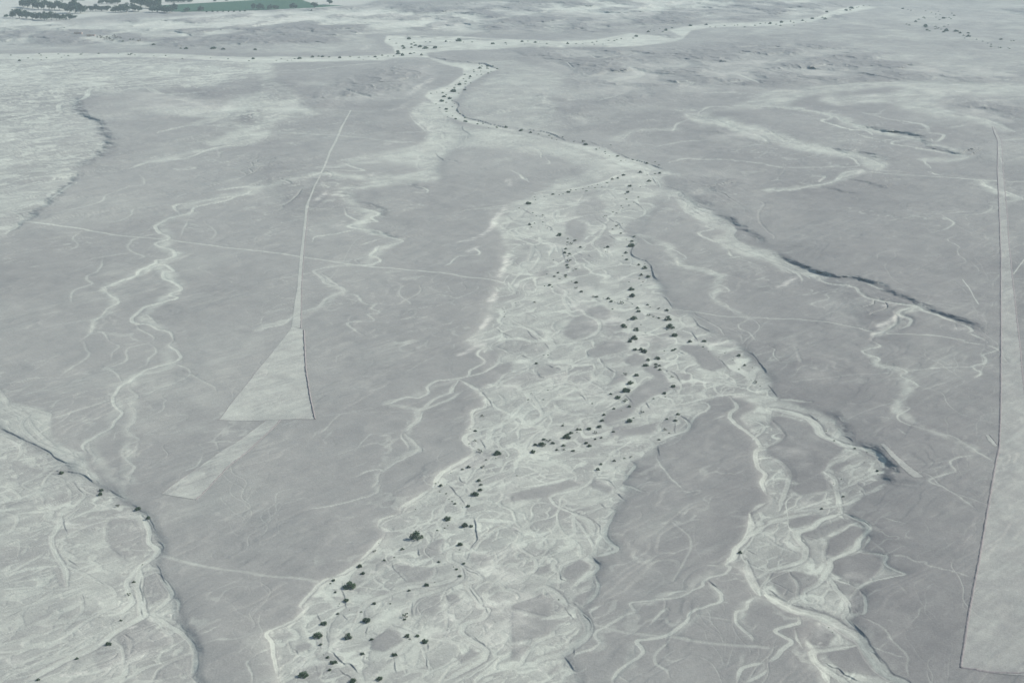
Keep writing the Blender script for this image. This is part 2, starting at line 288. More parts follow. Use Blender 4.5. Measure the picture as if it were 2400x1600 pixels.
0 3 20 .75|1200,10 1000,80 960,180 970,270;960,190 800,260;1430,1010 1560,1120 1580,1200 1450,1280;1740,1260 1650,1300;1150,1130 1210,1190 1190,1300;200,140 400,100 500,130;100,240 180,300 170,400;350,600 430,640 380,560;850,440 980,400;1050,620 1200,550;100,1160 140,1060;0,1330 150,1300;0,850 40,860 60,800
0 3 44 .95|1300,20 1370,150 1370,260 1450,330 1400,400 1280,490 1220,560 1160,640 1190,750 1210,830 1090,930 950,950;1420,930 1550,1030 1690,1130 1780,1250 1790,1400 1760,1500;1450,550 1540,670 1570,760 1400,920
0 3 64 .95|1280,480 1280,700 1300,800 1310,900 1300,960 1050,1110 950,1200 820,1270 600,1370 250,1568
0 3 24 .95|1550,760 1630,800 1640,900;1760,1500 1640,1530;1740,1490 1820,1568;1040,1180 1110,1230 1140,1330 1130,1430;1760,1310 1600,1360 1450,1450 1400,1568;1190,10 1080,50
0 3 10 .7|2300,960 2150,1020;1800,1140 2050,1040
0 3 18 .75|2352,1320 2270,1380 2300,1450 2320,1568
1 3 32 .95|720,580 600,630 420,820 430,870;850,820 560,820 350,970 130,1080 100,1130 150,1200 160,1300 180,1400 200,1500;1330,0 1150,60 1130,130;300,1480 190,1568;950,440 850,520 720,580;1190,190 1090,300 950,440
1 3 24 .9|0,1310 150,1220;1990,120 2020,240 1960,330;1750,220 1700,330 1780,380;2352,340 2100,540;1230,1050 1100,1160;1520,1200 1540,1300 1590,1450 1480,1560;1380,1010 1500,1130;1740,740 1750,860 1650,950;300,1180 350,1290 550,1230 600,1250;1650,490 1640,570 1500,680;1480,190 1600,100 1720,50;1080,530 1100,620 1150,660 1050,720;2352,1040 2150,1140 2200,1230;1500,1190 1800,1150 1900,1110;1850,1330 1920,1200 2000,1200
1 3 44 .9|740,940 660,1020 640,1150 620,1280 520,1350;1250,1050 1450,1150 1420,1220 1260,1350;1870,330 1790,350 1780,430 1890,490 1910,590 1850,650 1600,740 1480,790 1420,900 1430,950
1 3 54 .95|1880,580 1700,650 1400,690 1200,760 1000,850 950,1000 890,1080;1900,490 2050,600 2030,640 1950,670 2050,820 2060,880 2130,900 2080,980 1930,1030 1890,1110 2000,1190 2110,1260 2090,1340 1950,1430 1750,1540
2 3 26 .9|0,330 70,250 80,210 20,180;530,0 650,150 740,300 730,380;390,740 440,800 600,880 650,950 700,1060;0,840 150,790 280,740;760,560 790,680 760,770 650,860;780,690 600,750;470,1310 560,1440;0,1240 200,1210 350,1140;180,530 250,490 340,460;0,660 100,630 190,540;850,830 730,900 740,950;200,660 20,670
2 3 36 .95|740,380 700,400 780,490 760,550 650,600 550,700;950,0 870,120 860,230 960,350 750,400;690,390 500,460 440,510 430,700;230,670 330,640 400,600;550,980 390,1070 360,1130 200,1210 100,1350 0,1450
2 3 70 .75|600,880 690,1000 700,1100 560,1230 470,1290 300,1330 200,1380;560,0 700,80 750,200;300,660 420,760 500,850
2 3 26 .8|2040,400 1970,480 2000,500 1960,560 1830,600 1760,650 1740,700 1650,740 1550,790 1370,810 1110,830 1100,870 1120,910 1000,960 860,1040 770,1090 770,1130 810,1190 750,1240 600,1290 570,1330;1640,730 1480,750 1400,800;1450,910 1400,900 1250,1040;1410,820 1400,900;2270,760 2170,830 2150,900 2060,940 2070,1040 2210,1180 2180,1210
2 3 34 .9|1790,640 1880,720 1930,790 1880,860 1650,930 1600,1020 1500,1100 1380,1150 1230,1170 1150,1190 1200,1300 1010,1420 940,1500 930,1568;2352,1380 2110,1450 2070,1568;2352,1440 2300,1500 2140,1568
2 3 22 .7|1480,1160 1320,1310 1330,1390 1420,1460 1450,1530;1130,1200 1120,1300;970,1490 1080,1568;1960,480 1750,490;1980,550 2150,570
2 3 60 .95|2190,0 2200,120 2150,250 2060,330 2040,400 1970,470
2 3 60 .85|2352,100 2150,250;2150,440 2180,560 2280,760
3 3 60 .95|400,0 100,60 0,110;680,0 500,60 400,140 270,190 320,300 350,350 320,440 200,490 0,530
3 3 50 .95|710,0 900,100 930,150 900,190 830,260 800,340 580,440 570,500 480,640 340,730 350,770
3 3 24 .9|0,250 100,320 250,380;900,200 930,240 880,320;840,360 1080,400 1070,460 1100,500 1180,540 1240,585 1000,630 860,680 730,820;1060,520 980,600;550,560 620,620 800,690;540,250 400,280;540,260 530,380;780,100 650,210;200,560 270,680 260,830;430,810 520,930;180,710 150,760;250,1080 270,1180 320,1250;380,1130 330,1170;840,720 890,800 890,920 830,950
3 3 38 .95|540,580 640,720 730,820 740,880 690,960 750,1030 860,1130 870,1180;280,950 290,1020 230,1050 70,1100 130,1150 220,1200 150,1260 50,1360 0,1380
3 3 110 .85|0,760 200,880 500,960 700,1080 850,1170 960,1330 1100,1480 1300,1568
3 3 60 .85|800,1220 560,1260 420,1280 420,1340 520,1460 550,1568;450,1380 600,1480 750,1568
3 3 18 .5|850,960 1050,1060 1150,1180 1280,1300 1280,1400 1290,1500;880,1190 1080,1270 1280,1320;370,1000 330,1040;1200,680 1280,760;940,250 1100,390;1080,400 1250,410 1350,460 1450,470 1460,500 1700,550 1880,600;1050,20 1110,60 1270,110
"""
# wide faint corridors of pale silt around the channels
SILT = """
0 1 150 .50|1750,390 1500,470 1550,620 1500,700 1600,780 1450,860 1560,950 1600,1080 1450,1230 1300,1340 1560,1490
0 1 110 .42|1430,850 1250,960 980,1060 1050,1200 880,1380 820,1500
0 2 150 .46|1560,40 1500,240 1240,330 1080,480 1080,640 1000,790 800,930
0 2 150 .46|1200,400 1220,640 1180,830 1200,1100 1200,1300;800,960 880,1060 1000,1200 1180,1420
0 1 190 .48|2352,190 2000,260 1700,340
1 1 200 .50|0,170 300,110 600,40 900,60 1100,80
1 0 160 .46|600,1540 900,1500 1400,1430 1700,1350
1 1 120 .46|820,860 560,930 700,1050 800,1110 600,1250 300,1370 0,1480
1 1 150 .52|850,200 900,330 1050,400 950,500 1150,590 1300,650 1100,750 1050,850
1 2 110 .42|1840,330 1600,420 1200,560 1500,640 1400,850 1480,980 1150,1180 1100,1380
0 0 200 .46|2352,1300 1900,1380 1400,1490;1250,1010 1700,990 2000,1010 2100,1060 1800,1150
1 0 200 .44|300,1010 500,1060 200,1100 0,1180;0,620 100,740 400,930
2 0 200 .44|1720,1040 2100,1180 2352,1290;1500,1180 1100,1220 950,1290;1050,620 1200,670 900,740
3 2 140 .44|950,60 1000,200 1250,300 1300,420 1220,560 1250,700 1500,840 1900,1000
3 0 200 .52|0,960 500,1040 900,1180 1300,1270 1800,1430 1450,1470;2352,880 1700,830 1100,880 640,960;0,850 600,800 1300,760 2352,790
3 0 160 .50|0,1200 200,1310 600,1380 900,1450 1050,1540;1600,870 1500,980 1900,1090 2250,1210
3 1 150 .50|850,10 650,90 450,140 0,185
3 1 150 .46|1370,1260 1200,1330 1200,1400 1000,1520;1950,90 2100,200 2280,260 2000,380
2 3 140 .40|2050,400 1800,620 1400,810 1100,860 800,1090 780,1250
2 3 140 .40|1850,700 1900,850 1500,1100 1180,1180 950,1500;2250,800 2100,950 2180,1180
2 1 120 .42|1160,590 1420,690 1560,850 1900,960 1870,1060 1850,1180 2150,1350"""
# broad straight old paths and tracks: col row width strength
TRACK = """
0 1 34 .8|200,460 400,480 700,525 1100,585 1500,625 1900,675 2352,730
1 1 36 .8|0,725 400,790 700,835 1050,875 1350,895 1700,940 1900,970 2130,1000 2300,1040
2 1 30 .7|1480,1280 1650,1290 2000,1335 2352,1350
3 1 30 .8|0,1355 300,1370 700,1430 950,1480;1100,1510 1500,1530 1800,1568
3 1 30 .8|900,15 1300,35 1700,65 1950,85 2352,95
1 0 24 .7|180,1215 500,1235 900,1265 1200,1300 1450,1310;1900,1350 2352,1380
0 0 24 .6|550,1085 870,1080 1200,1100 1700,1140 2352,1190
0 3 60 .5|1500,380 1900,480 2352,550;100,230 500,250 900,290 1150,450
1 3 60 .55|0,560 400,600 700,640
2 3 60 .55|0,890 300,960 700,1010 1100,1110 1500,1160 1800,1210 2352,1260
1 1 6 .6|680,1000 780,860 900,670 1000,580;480,335 700,350 980,345
2 2 6 .6|1180,1340 1500,1260 1800,1140 2240,1010
3 1 14 .7|1790,990 1860,1090 1935,1225
2 3 30 .5|1480,90 1650,280 1480,640;1700,960 2000,1010
3 2 40 .3|300,200 250,60"""
# bright sandy slopes: col row width strength
SANDL = """
1 1 60 .75|2280,330 2200,450 2130,540 2050,620 1870,660;2320,800 2280,900 2240,980;2200,1120 2160,1200;2150,1340 2080,1440;640,190 560,270;830,460 700,510;2030,710 1950,740;2320,90 2330,130;1100,20 1060,40
1 2 60 .7|2100,10 1980,50 1860,120
1 0 70 .5|1620,720 1500,800 1400,880;1380,960 1220,1020;1040,420 980,460
3 1 70 .8|240,980 180,1040 100,1075;1200,1350 1080,1400 1030,1440;1040,1470 970,1520;1790,1460 1710,1480;1080,1260 1150,1240
3 1 30 .6|470,110 540,80;860,0 820,40;1530,10 1500,20
2 0 50 .6|850,510 950,500;1150,690 1080,630;1000,350 1400,370;2100,440 2250,425
2 1 22 .8|540,1240 640,1290;900,1330 930,1360;1560,1410 1680,1450;330,740 345,750;600,860 620,890;620,1120 640,1130
2 2 24 .8|430,495 560,482;110,590 180,620;1700,380 1820,378;2000,500 2180,500;2120,260 2180,300;570,1270 650,1280;390,330 400,335;220,70 225,80
1 3 30 .85|1350,420 1400,460;1180,470 1240,500;1050,530 1110,540;1010,1470 1110,1500;1650,970 1650,1010;720,1220 740,1260;1760,980 1870,1020;2100,1010 2140,1060;1340,60 1400,90;880,700 900,720
0 3 36 .85|1080,30 1180,20;1380,960 1420,1010;560,1510 820,1470;920,1040 960,1060;1180,1070 1240,1050;1570,940 1600,900
0 2 26 .8|900,1500 960,1530 1080,1520;560,1060 660,1080;170,980 210,970;1080,1560 1200,1560;700,980 720,990
2 3 44 .7|480,80 570,110;180,390 360,330;260,740 280,735;40,150 60,160;260,1430 270,1440
3 3 22 .7|100,560 230,545;480,1220 510,1200;190,160 240,180
3 2 30 .6|520,840 560,850;540,1250 600,1290
1 0 40 .5|300,1010 100,1100;1200,1330 1300,1310;1300,480 1600,470;1500,450 1400,500
0 0 60 .45|0,520 400,500 800,490;1300,535 1700,540 2352,550
3 0 50 .4|60,580 200,555;1400,610 1500,600;1700,690 2352,760;1700,950 2100,930"""
# pale ground outlines: col row level soft(px) | outline
AREA = """
m .50 3 main|1455,413 1414,428 1322,442 1251,456 1200,474 1169,494 1148,522 1174,553 1185,580 1179,604 1169,655 1148,706 1123,775 1085,800 1130,815 1141,846 1155,880 1108,910 1136,943 1110,958 1108,984 1097,999 1090,1024 1115,1058 1085,1081 1034,1111 1013,1142 957,1177 939,1200 893,1215 888,1233 903,1248 878,1274 842,1312 784,1348 750,1363 707,1414 705,1435 628,1480 625,1501 641,1532 648,1593 640,1800 1300,1800 1363,1588 1343,1567 1320,1534 1379,1480 1379,1452 1366,1430 1399,1394 1396,1353 1409,1325 1389,1302 1445,1289 1424,1261 1422,1243 1442,1200 1463,1165 1489,1142 1458,1129 1488,1091 1480,1075 1537,1060 1542,1042 1603,1014 1631,973 1662,953 1654,940 1697,927 1800,925 1810,900 1794,871 1746,823 1726,800 1669,780 1618,732 1578,719 1555,688 1555,676 1532,645 1524,619 1481,599 1478,589 1496,561 1465,543 1506,535 1514,502 1550,474 1593,466 1595,451 1557,436 1557,413 1608,415 1555,398 1400,360
m .50 3 right|1697,927 1740,935 1775,955 1735,975 1761,1017 1782,1042 1771,1055 1775,1088 1794,1106 1784,1126 1797,1157 1800,1175 1753,1215 1751,1256 1725,1282 1702,1320 1748,1345 1761,1363 1787,1394 1869,1440 1915,1455 1880,1500 1905,1530 1933,1590 1960,1800 2300,1800 2132,1600 2075,1572 2024,1501 2024,1483 1994,1455 2014,1440 2026,1400 2014,1379 2060,1362 2116,1349 2078,1328 2075,1302 2019,1289 2040,1238 1979,1200 2027,1157 2075,1139 2073,1098 2055,1068 1999,1042 1968,1004 1966,989 1922,966 1823,935 1800,902
m .40 3 left|0,1004 46,1025 112,1055 130,1070 166,1086 166,1104 196,1111 222,1129 296,1167 306,1178 343,1200 367,1241 383,1271 380,1292 370,1312 380,1343 395,1368 413,1394 421,1430 449,1493 464,1521 462,1577 480,1610 520,1800 -400,1800 -400,950
m .52 3 fan|0,910 25,943 102,961 120,979 120,1019 153,1045 184,1053 204,1058 204,1091 245,1129 296,1167 222,1129 166,1104 130,1070 112,1055 46,1025 0,1004 -60,990 -60,880
m .30 2 upper|0,142 150,135 400,140 560,143 640,148 640,170 600,184 480,204 300,214 212,220 179,245 184,265 222,278 245,306 257,337 250,352 180,400 184,410 161,433 125,469 89,494 51,517 41,530 18,548 -20,560 -400,700 -500,142
m .8 1 river|2042,15 2017,12 1966,22 1910,42 1800,52 1650,58 1560,70 1545,83 1480,78 1400,92 1300,97 1200,92 1080,85 950,84 905,86 900,100 920,110 926,125 880,130 750,134 600,134 450,129 300,125 100,126 -400,128 -400,140 100,141 300,135 450,138 600,148 750,145 900,143 930,135 1000,135 1060,148 1130,150 1169,163 1140,172 1105,192 1090,205 1070,230 1057,235 1072,250 1072,262 1095,278 1190,303 1300,330 1370,340 1420,347 1460,370 1510,378 1560,402 1480,400 1400,365 1300,333 1200,312 1100,290 1040,270 1010,238 995,225 1005,215 1050,200 1085,175 1085,162 1010,142 1000,125 1060,118 1140,117 1240,112 1400,112 1500,108 1570,100 1600,92 1620,72 1660,66 1800,62 1900,52 1960,38 2060,18
m .60 2 mid|957,263 995,237 1021,240 1049,275 1080,304 1097,316 1077,342 1034,375 1034,410 1013,425 944,428 890,440 837,449 809,461 845,472 840,486 820,488 778,459 799,438 860,426 869,410 980,402 1000,395 880,372 829,382 789,378 881,360 983,342 1013,314 983,293 962,270
m .50 2 midleft|643,150 650,178 615,189 690,224 706,245 742,260 702,270 650,285 630,319 600,336 540,345 480,340 560,300 480,280 330,260 500,255 560,230 600,215
m .58 2 far|1800,217 1963,202 2132,191 2400,198 2500,205 2500,225 2246,222 2183,235 2178,250 2234,270 2310,281 2382,311 2336,304 2285,286 2183,270 2106,255 2093,240 1953,247 1915,235 1943,224 2081,219 2132,207 2080,204 1877,230 1851,245 1800,255 1640,262 1600,268 1640,300 1700,290 1650,272
m .58 2 east|1593,446 1634,476 1680,502 1715,522 1725,535 1720,553 1761,573 1812,585 1843,612 1915,637 1948,647 1925,660 1877,645 1838,635 1800,610 1735,594 1697,578 1667,558 1705,543 1657,527 1621,507 1600,492 1583,471 1557,451
m .56 2 eastup|1800,300 1846,316 1877,329 1928,342 1966,355 2030,367 2093,383 2068,400 2030,400 2017,375 1928,360 1864,355 1825,339 1800,334 1740,320 1650,282 1600,265 1660,268 1750,290
m .30 3 badland|-300,20 200,60 400,40 600,30 900,15 1200,2 1900,2 2000,20 1900,40 1700,55 1560,62 1400,80 900,80 500,110 0,118 -500,120
m .20 4 fareast|1700,40 2100,0 2600,-60 2700,170 2350,175 2250,165 2150,145 2000,115 1900,100 1750,90 1650,75
m .36 3 riverplain|1080,150 1200,140 1330,180 1300,230 1310,290 1300,325 1200,300 1110,285 1080,250 1110,210 1170,170
m .50 3 bowl|1040,290 1200,312 1380,345 1480,400 1440,415 1320,440 1250,455 1320,420 1380,400 1280,360 1160,350 1080,345
m .5 2 stand|1120,395 1200,372 1185,370
m .22 4 corner|560,1490 640,1470 640,1620 560,1620
m .24 4 hillwash|700,60 880,90 900,120 700,128 560,122 600,100
m .12 6 plainpatch|300,900 500,760 640,780 500,1000 330,1050 250,1000
m .12 6 plainpatch|1480,1200 1700,1180 1650,1400 1450,1420 1400,1330
"""
# dark gravel islands left standing inside the washes
ISLE = """
2 1 .9|500,480 570,440 620,470 700,500 640,640 560,620 500,580
2 1 .6|600,330 760,230 870,330 780,440 700,470 590,400
2 1 .7|780,650 850,610 940,640 900,690 820,700
2 1 .9|700,1270 820,1240 900,1300 870,1370 800,1360 700,1320
2 1 .9|500,1440 560,1370 660,1330 770,1400 780,1460 700,1510 580,1540 480,1500
2 1 .7|200,960 300,880 320,940 240,980
2 1 .6|0,800 140,810 60,880 0,870
2 1 .7|1100,450 1230,400 1200,520 1120,550 1040,530
2 1 .6|870,1400 1010,1390 1000,1480 870,1480
2 2 1|1040,190 1130,120 1230,150 1230,200 1100,235
2 2 1|1200,260 1290,230 1400,310 1450,400 1430,460 1300,510 1190,560 1110,640 1060,690 900,770 830,720 900,650 1100,570 1090,500 1180,410 1340,340
2 2 1|1530,60 1620,30 1780,60 1860,140 1970,230 1840,270 1750,250 1700,150
2 2 .9|940,780 1100,770 1350,730 1300,830 1100,850 900,860
2 2 .8|870,410 1000,310 1060,360 930,400
2 2 .8|1360,960 1540,880 1570,850 1500,940
2 2 1|180,1350 550,1260 640,1290 380,1380 340,1420 100,1440 0,1460 0,1400
2 2 .8|700,1300 760,1250 920,1330 900,1380
2 2 .5|240,240 400,260 370,330 270,340
2 2 .8|850,0 1000,0 1080,90 820,150 700,140 700,80
1 3 1|1070,1180 1230,1080 1320,1120 1350,1200 1180,1290 1060,1260
1 3 .7|1420,960 1500,800 1700,760 1700,900 1520,950
1 3 .7|1740,770 1850,760 1880,820 1800,870
1 3 .7|1500,330 1640,250 1740,230 1680,380 1550,420
1 3 .6|1270,470 1640,500 1600,620 1420,640
1 3 .6|1990,370 2100,380 2160,430 2080,490 1970,450
1 3 .9|360,1220 500,1190 520,1230 380,1280
1 3 .8|1860,1340 2000,1260 2050,1300 1880,1400
2 3 1|0,860 270,750 370,800 350,900 300,960 0,890
2 3 1|0,920 300,990 480,1000 350,1110 200,1160 0,1200
2 3 1|450,580 530,480 640,430 720,480 710,530 560,640
2 3 .9|570,800 700,710 760,730 640,850
2 3 .9|0,1220 180,1220 120,1290 0,1360
2 3 .8|620,650 720,620 700,660 620,690
2 3 .6|330,1460 440,1380 430,1440 360,1490
2 3 .8|200,530 340,470 330,540 230,570
3 3 .9|190,80 270,30 500,20 420,80 260,140 190,130
3 3 .7|400,160 700,50 760,90 540,220 390,260 300,200
3 3 .9|570,250 780,120 900,160 800,280 620,400 530,400
3 3 1|600,450 850,370 1050,410 1050,490 980,580 860,670 700,620 600,560
3 3 .8|0,560 200,540 440,590 480,640 330,730 200,820 100,750
3 3 .8|750,730 860,700 880,900 790,940 750,850
3 3 1|330,1020 500,1040 620,1130 550,1230 420,1220 330,1150
3 3 .9|540,1280 800,1240 950,1380 1000,1500 700,1450 560,1340
3 2 1|40,700 120,690 380,760 450,870 620,930 700,1000 560,1100 500,1200 300,1300 200,1250 130,1090 0,1020 0,970 140,880 140,830 20,770
3 2 .8|560,1160 700,1110 760,1110 650,1190
3 2 .8|200,1330 500,1200 580,1330 300,1400
3 2 .7|880,1330 1060,1250 1060,1310 900,1380
0 3 1|1320,980 1420,1040 1560,1170 1560,1250 1440,1290 1200,1320 1160,1400 1120,1220 1050,1130
0 3 1|1340,570 1440,540 1530,680 1540,760 1400,830 1310,740
0 3 .9|1590,1320 1760,1300 1760,1450 1640,1500 1420,1540 1450,1450
0 3 .8|490,540 550,490 610,620 600,690 550,680
0 3 .8|920,1230 1120,1290 1100,1380 950,1480 860,1370
0 3 .8|1000,60 1250,50 1320,200 1350,360 1100,420 1000,280
2 0 .8|1430,270 1560,345 1380,320
1 2 1|2070,100 2210,60 2230,150 2100,270 1950,300 2100,190
1 2 1|2160,260 2240,210 2352,180 2352,250 2250,310 2180,370 2060,430 1900,340 2020,310
3 1 .9|0,930 140,920 260,960 300,1000 160,1040 40,1070"""
# low cut banks (ground is higher beyond / to the right of the line)
BANK = """
0 2|0,800 180,880 440,1000 510,1060 650,1120;430,1170 650,1190 770,1220 870,1290;1000,1350 1160,1440;1200,1480 1340,1568;670,1280 770,1390
0 3|1340,0 1440,160;1440,240 1500,300 1490,360;1430,460 1500,600 1550,660;1300,580 1290,680 1320,820;620,430 700,490;860,610 960,660;590,60 620,200;760,760 780,850;1300,880 1310,940
1 1|2200,1440 2352,1530
1 2|2070,460 2120,510 2175,600;2050,900 2110,1000;1860,1230 1880,1280 1950,1310;1760,1310 1850,1400 1930,1500;1530,990 1530,1000
1 3|2000,40 2030,240 1960,340;1960,360 1940,430;1910,490 2060,590;1890,500 1920,600 1860,660;790,620 810,760 830,880;800,940 830,975;1250,440 1260,510 1400,640;1960,680 2060,840;2110,880 2130,930;1560,1330 1590,1450;530,1390 560,1440 570,1490;760,1440 890,1550;660,1050 660,1200;680,1270 740,1330 800,1390 870,1400 940,1480;1580,1220 1580,1270;1270,1360 1290,1480;340,1240 390,1290;1440,820 1430,970;1980,1130 2120,1240;1490,330 1500,390;560,920 600,1000;1030,1060 1010,1120
1 0|1600,520 1800,560 2100,590 2230,640;1800,920 1870,970 1850,1020 2000,1100 2352,1195;1900,1150 1900,1190 1980,1250;1640,1400 1720,1470 1870,1500;1920,800 1930,830
2 0|0,1180 300,1220 480,1290 640,1300;700,1300 870,1350;970,1410 1100,1460 1240,1500 1390,1560
2 1|1280,60 1370,160;1400,140 1540,190;1530,260 1600,280;880,420 980,480 1040,570;1040,590 1160,630;1160,640 1090,740 1120,790 1260,850 1300,960 1350,1020;800,450 870,490;250,490 340,510 390,570;230,410 320,440;460,710 480,800 540,880;970,1180 1120,1240;1220,1300 1370,1360;1380,1150 1430,1190 1480,1260;1640,1470 1710,1568;1650,1330 1700,1410 1840,1490;1670,370 1750,410;510,620 600,640;580,740 740,800;890,600 960,640;1120,290 1230,370;100,350 190,410;140,1450 160,1500 240,1560;500,1180 540,1220
2 2|2140,90 2260,180 2350,310;1530,90 1580,120;1370,260 1500,310 1550,400;1890,150 2000,270;1030,480 1110,570;300,210 450,260;230,280 260,330 310,345;860,240 960,300;90,120 140,145;690,90 700,130;1230,560 1260,610;1340,950 1360,1050;1540,680 1640,740;1500,740 1500,830;820,1240 900,1270 960,1350;960,1380 1030,1440;500,1530 620,1568;820,1480 850,1510;620,480 690,545;310,20 330,50
2 3|730,390 830,490;600,0 650,20;740,60 800,120 810,200;440,530 440,600 530,640;650,920 720,1000 720,1080;480,1320 600,1460;1810,640 1880,700;560,830 590,850;500,890 560,970;570,1250 570,1290;0,160 80,190;2150,340 2250,400
3 2|0,400 90,520;690,870 780,940;330,650 400,690 490,750;850,1350 890,1400
3 3|0,700 100,780;260,850 450,900;740,850 760,930;780,1020 870,1110 890,1160;940,1260 1070,1380;520,1370 700,1480 860,1550;290,200 350,320;730,0 900,90 940,130;580,1000 640,1000"""
# high bluffs: height width reach
BLUFF = """
3 2 5.5 4.5 60|760,930 950,990 1050,1060 1120,1150 1110,1250 1080,1330
3 2 2.0 5 40|470,620 600,670 670,730 690,800 760,920
2 1 5.5 6.5 110|1880,370 1960,430 2100,500 2200,560 2352,690
3 1 6.0 6.5 110|0,715 80,750 200,820 360,890 600,960 860,1020 1000,1060 1200,1150 1400,1230 1600,1330 1900,1420 2100,1550
0 0 8.5 10 120|900,860 760,900 700,960 740,1040 900,1100 960,1200 1010,1290 1000,1370 900,1440 760,1530 740,1568
0 1 6.0 6 90|740,0 700,60 640,130 500,260 350,370 200,460 140,520 70,580
3 0 7.5 11 90|760,1130 920,1170 1200,1220 1400,1270 1500,1340 1700,1400 1950,1430
3 0 6.0 10 70|550,1340 700,1390 900,1410 1150,1490
3 1 3.5 5.5 40|650,80 850,100 1050,140 1150,160;540,150 650,180 800,210
1 1 4.0 7 40|1380,110 1590,170;960,270 1040,300 1160,350 1180,400 1110,450;1040,520 1150,560 1220,590 1350,640
2 0 5.0 16 60|1350,310 1450,340 1570,350
3 0 7.0 16 90|610,130 650,160 740,190
1 0 3.0 16 60|1250,340 1500,340 1800,352 2352,375;1470,410 1600,440 1700,445
2 2 1.6 8 30|1130,1110 1150,1170 1100,1250
3 3 2.0 8 40|720,0 900,80 950,140 940,260
1 0 3.0 14 60|60,740 240,770 250,820
1 1 2.0 10 60|330,280 520,180 700,150"""
# hills: amplitude scale soft | outline in photo pixels
HILL = """
9 130 8|-400,20 0,40 200,55 400,38 600,22 900,8 1200,-6 1900,-6 2000,10 1900,36 1700,52 1560,58 1400,76 1200,76 900,74 800,100 500,112 0,100 -400,100
5 34 8|-400,20 0,40 200,55 400,38 600,22 900,8 1200,-6 1900,-6 2000,10 1900,36 1700,52 1560,58 1400,76 1200,76 900,74 800,100 500,112 0,100 -400,100
8 42 8|830,185 890,160 980,152 1005,175 950,215 900,235 780,240 745,265 715,225 700,230
7 42 12|1180,112 1360,106 1600,118 1700,98 1800,103 1940,98 2030,112 2160,148 2400,172 2400,192 2180,192 2000,192 1800,207 1530,212 1500,250 1430,242 1370,200 1270,150
6 30 8|1255,205 1315,210 1310,245 1380,262 1385,295 1350,306 1310,255 1262,225
3 60 10|230,218 380,205 480,203 600,225 640,300 560,300 480,262 380,262 300,240
3 50 12|560,190 700,180 760,230 740,260 660,250
4 30 10|1600,415 1710,402 1760,415 1700,463 1710,500 1680,505 1620,460
9 60 6|2335,25 2375,18 2600,18 2600,45 2400,42
6 30 8|1650,300 1720,310 1780,300 1800,330 1720,345 1650,335
5 34 10|2180,235 2300,225 2420,235 2420,300 2300,275 2180,262
3 36 14|1980,690 2120,690 2160,760 2050,800 1960,770 1900,700
3 30 18|1830,780 1960,850 1960,950 1920,950 1850,860
3 50 14|560,380 700,360 820,430 760,500 640,480"""
# cleared ground drawings
GEO = {
 'tri': [(684,767),(712,776),(716,860),(725,920),(738,982),(657,982),(622,981),(513,981),(556,927),(599,874),(680,777)],
 'strip_l': [(684,767),(691,712),(697,680),(700,640),(703,604),(707,570),(710,543),(714,510),(716,484),(720,474),(731,448),(745,420),(754,400),(770,360),(783,336),(795,308),(808,283),(821,259)],
 'strip_r': [(705,772),(706,740),(707,680),(708,655),(710,625),(712,599),(715,560),(719,528),(721,500),(723,487),(725,474),(735,448),(749,420),(758,400),(775,360),(788,336),(800,308),(812,283),(824,259)],
 'low_l': [(622,982),(600,998),(563,1027),(525,1055),(475,1090),(425,1125),(378,1158)],
 'low_r': [(657,982),(628,1012),(600,1041),(565,1074),(530,1103),(495,1136),(459,1169)],
 'big_l': [(2325,298),(2338,332),(2338,400),(2342,502),(2346,604),(2346,800),(2345,953),(2342,1050),(2333,1088),(2314,1200),(2295,1310),(2272,1430),(2252,1562)],
 'big_r': [(2330,298),(2347,332),(2351,400),(2359,489),(2366,585),(2387,783),(2398,902),(2412,1030),(2420,1080),(2436,1200),(2452,1330),(2468,1450),(2486,1600)],
 'wedge_l': [(2063,1044),(2090,1074),(2115,1098),(2132,1113),(2142,1121)],
 'wedge_r': [(2073,1045),(2103,1070),(2130,1093),(2150,1107),(2166,1121)],
 'stub_l': [(2310,1021),(2316,1034),(2326,1042),(2332,1046)],
 'stub_r': [(2319,1022),(2327,1031),(2334,1039),(2340,1045)],
}
# ------------------------------------------------------------------ relief and soil fields
def rows(txt): return [l for l in txt.strip().split('\n') if l.strip()]
def parse(txt, nhead):
    for l in rows(txt):
        h, body = l.split('|'); h = h.split()
        for pl in body.split(';'):
            yield [float(q) for q in h[:nhead]], pts(float(h[0]), float(h[1]), pl)
def smooth(P, step=5.0, jit=0.0):
    """Catmull-Rom resampling of a traced line"""
    P = np.asarray(P, float)
    if len(P) < 3: Q = np.vstack([P[0] + (P[1] - P[0])*t for t in np.linspace(0, 1, max(2, int(np.hypot(*(P[1]-P[0]))/step) + 1))])
    else:
        E = np.vstack([2*P[0] - P[1], P, 2*P[-1] - P[-2]]); out = []
        for i in range(1, len(E) - 2):
            n = max(2, int(np.hypot(*(E[i+1] - E[i]))/step) + 1)
            for t in np.linspace(0, 1, n, endpoint=False):
                a, b, c, d = E[i-1], E[i], E[i+1], E[i+2]
                out.append(0.5*((2*b) + (c - a)*t + (2*a - 5*b + 4*c - d)*t*t + (3*b - a - 3*c + d)*t**3))
        out.append(E[-2]); Q = np.array(out)
    if jit and len(Q) > 3:
        n = RNG.randn(len(Q), 2); n = (n + np.roll(n, 1, 0) + np.roll(n, -1, 0))/1.7
        Q[1:-1] += n[1:-1]*jit*np.array([1.0, 0.5])
    return Q
def w_m(wz, y): return wz/3.92/FPX*row_t(y)          # traced width -> metres at that distance

pale = np.zeros((NV, NU), np.float32); sand = np.zeros_like(pale); det = np.zeros_like(pale)
LVL = np.zeros_like(pale); dark = np.zeros_like(pale); cellw = (STEP*TV/FPX)[:, None]

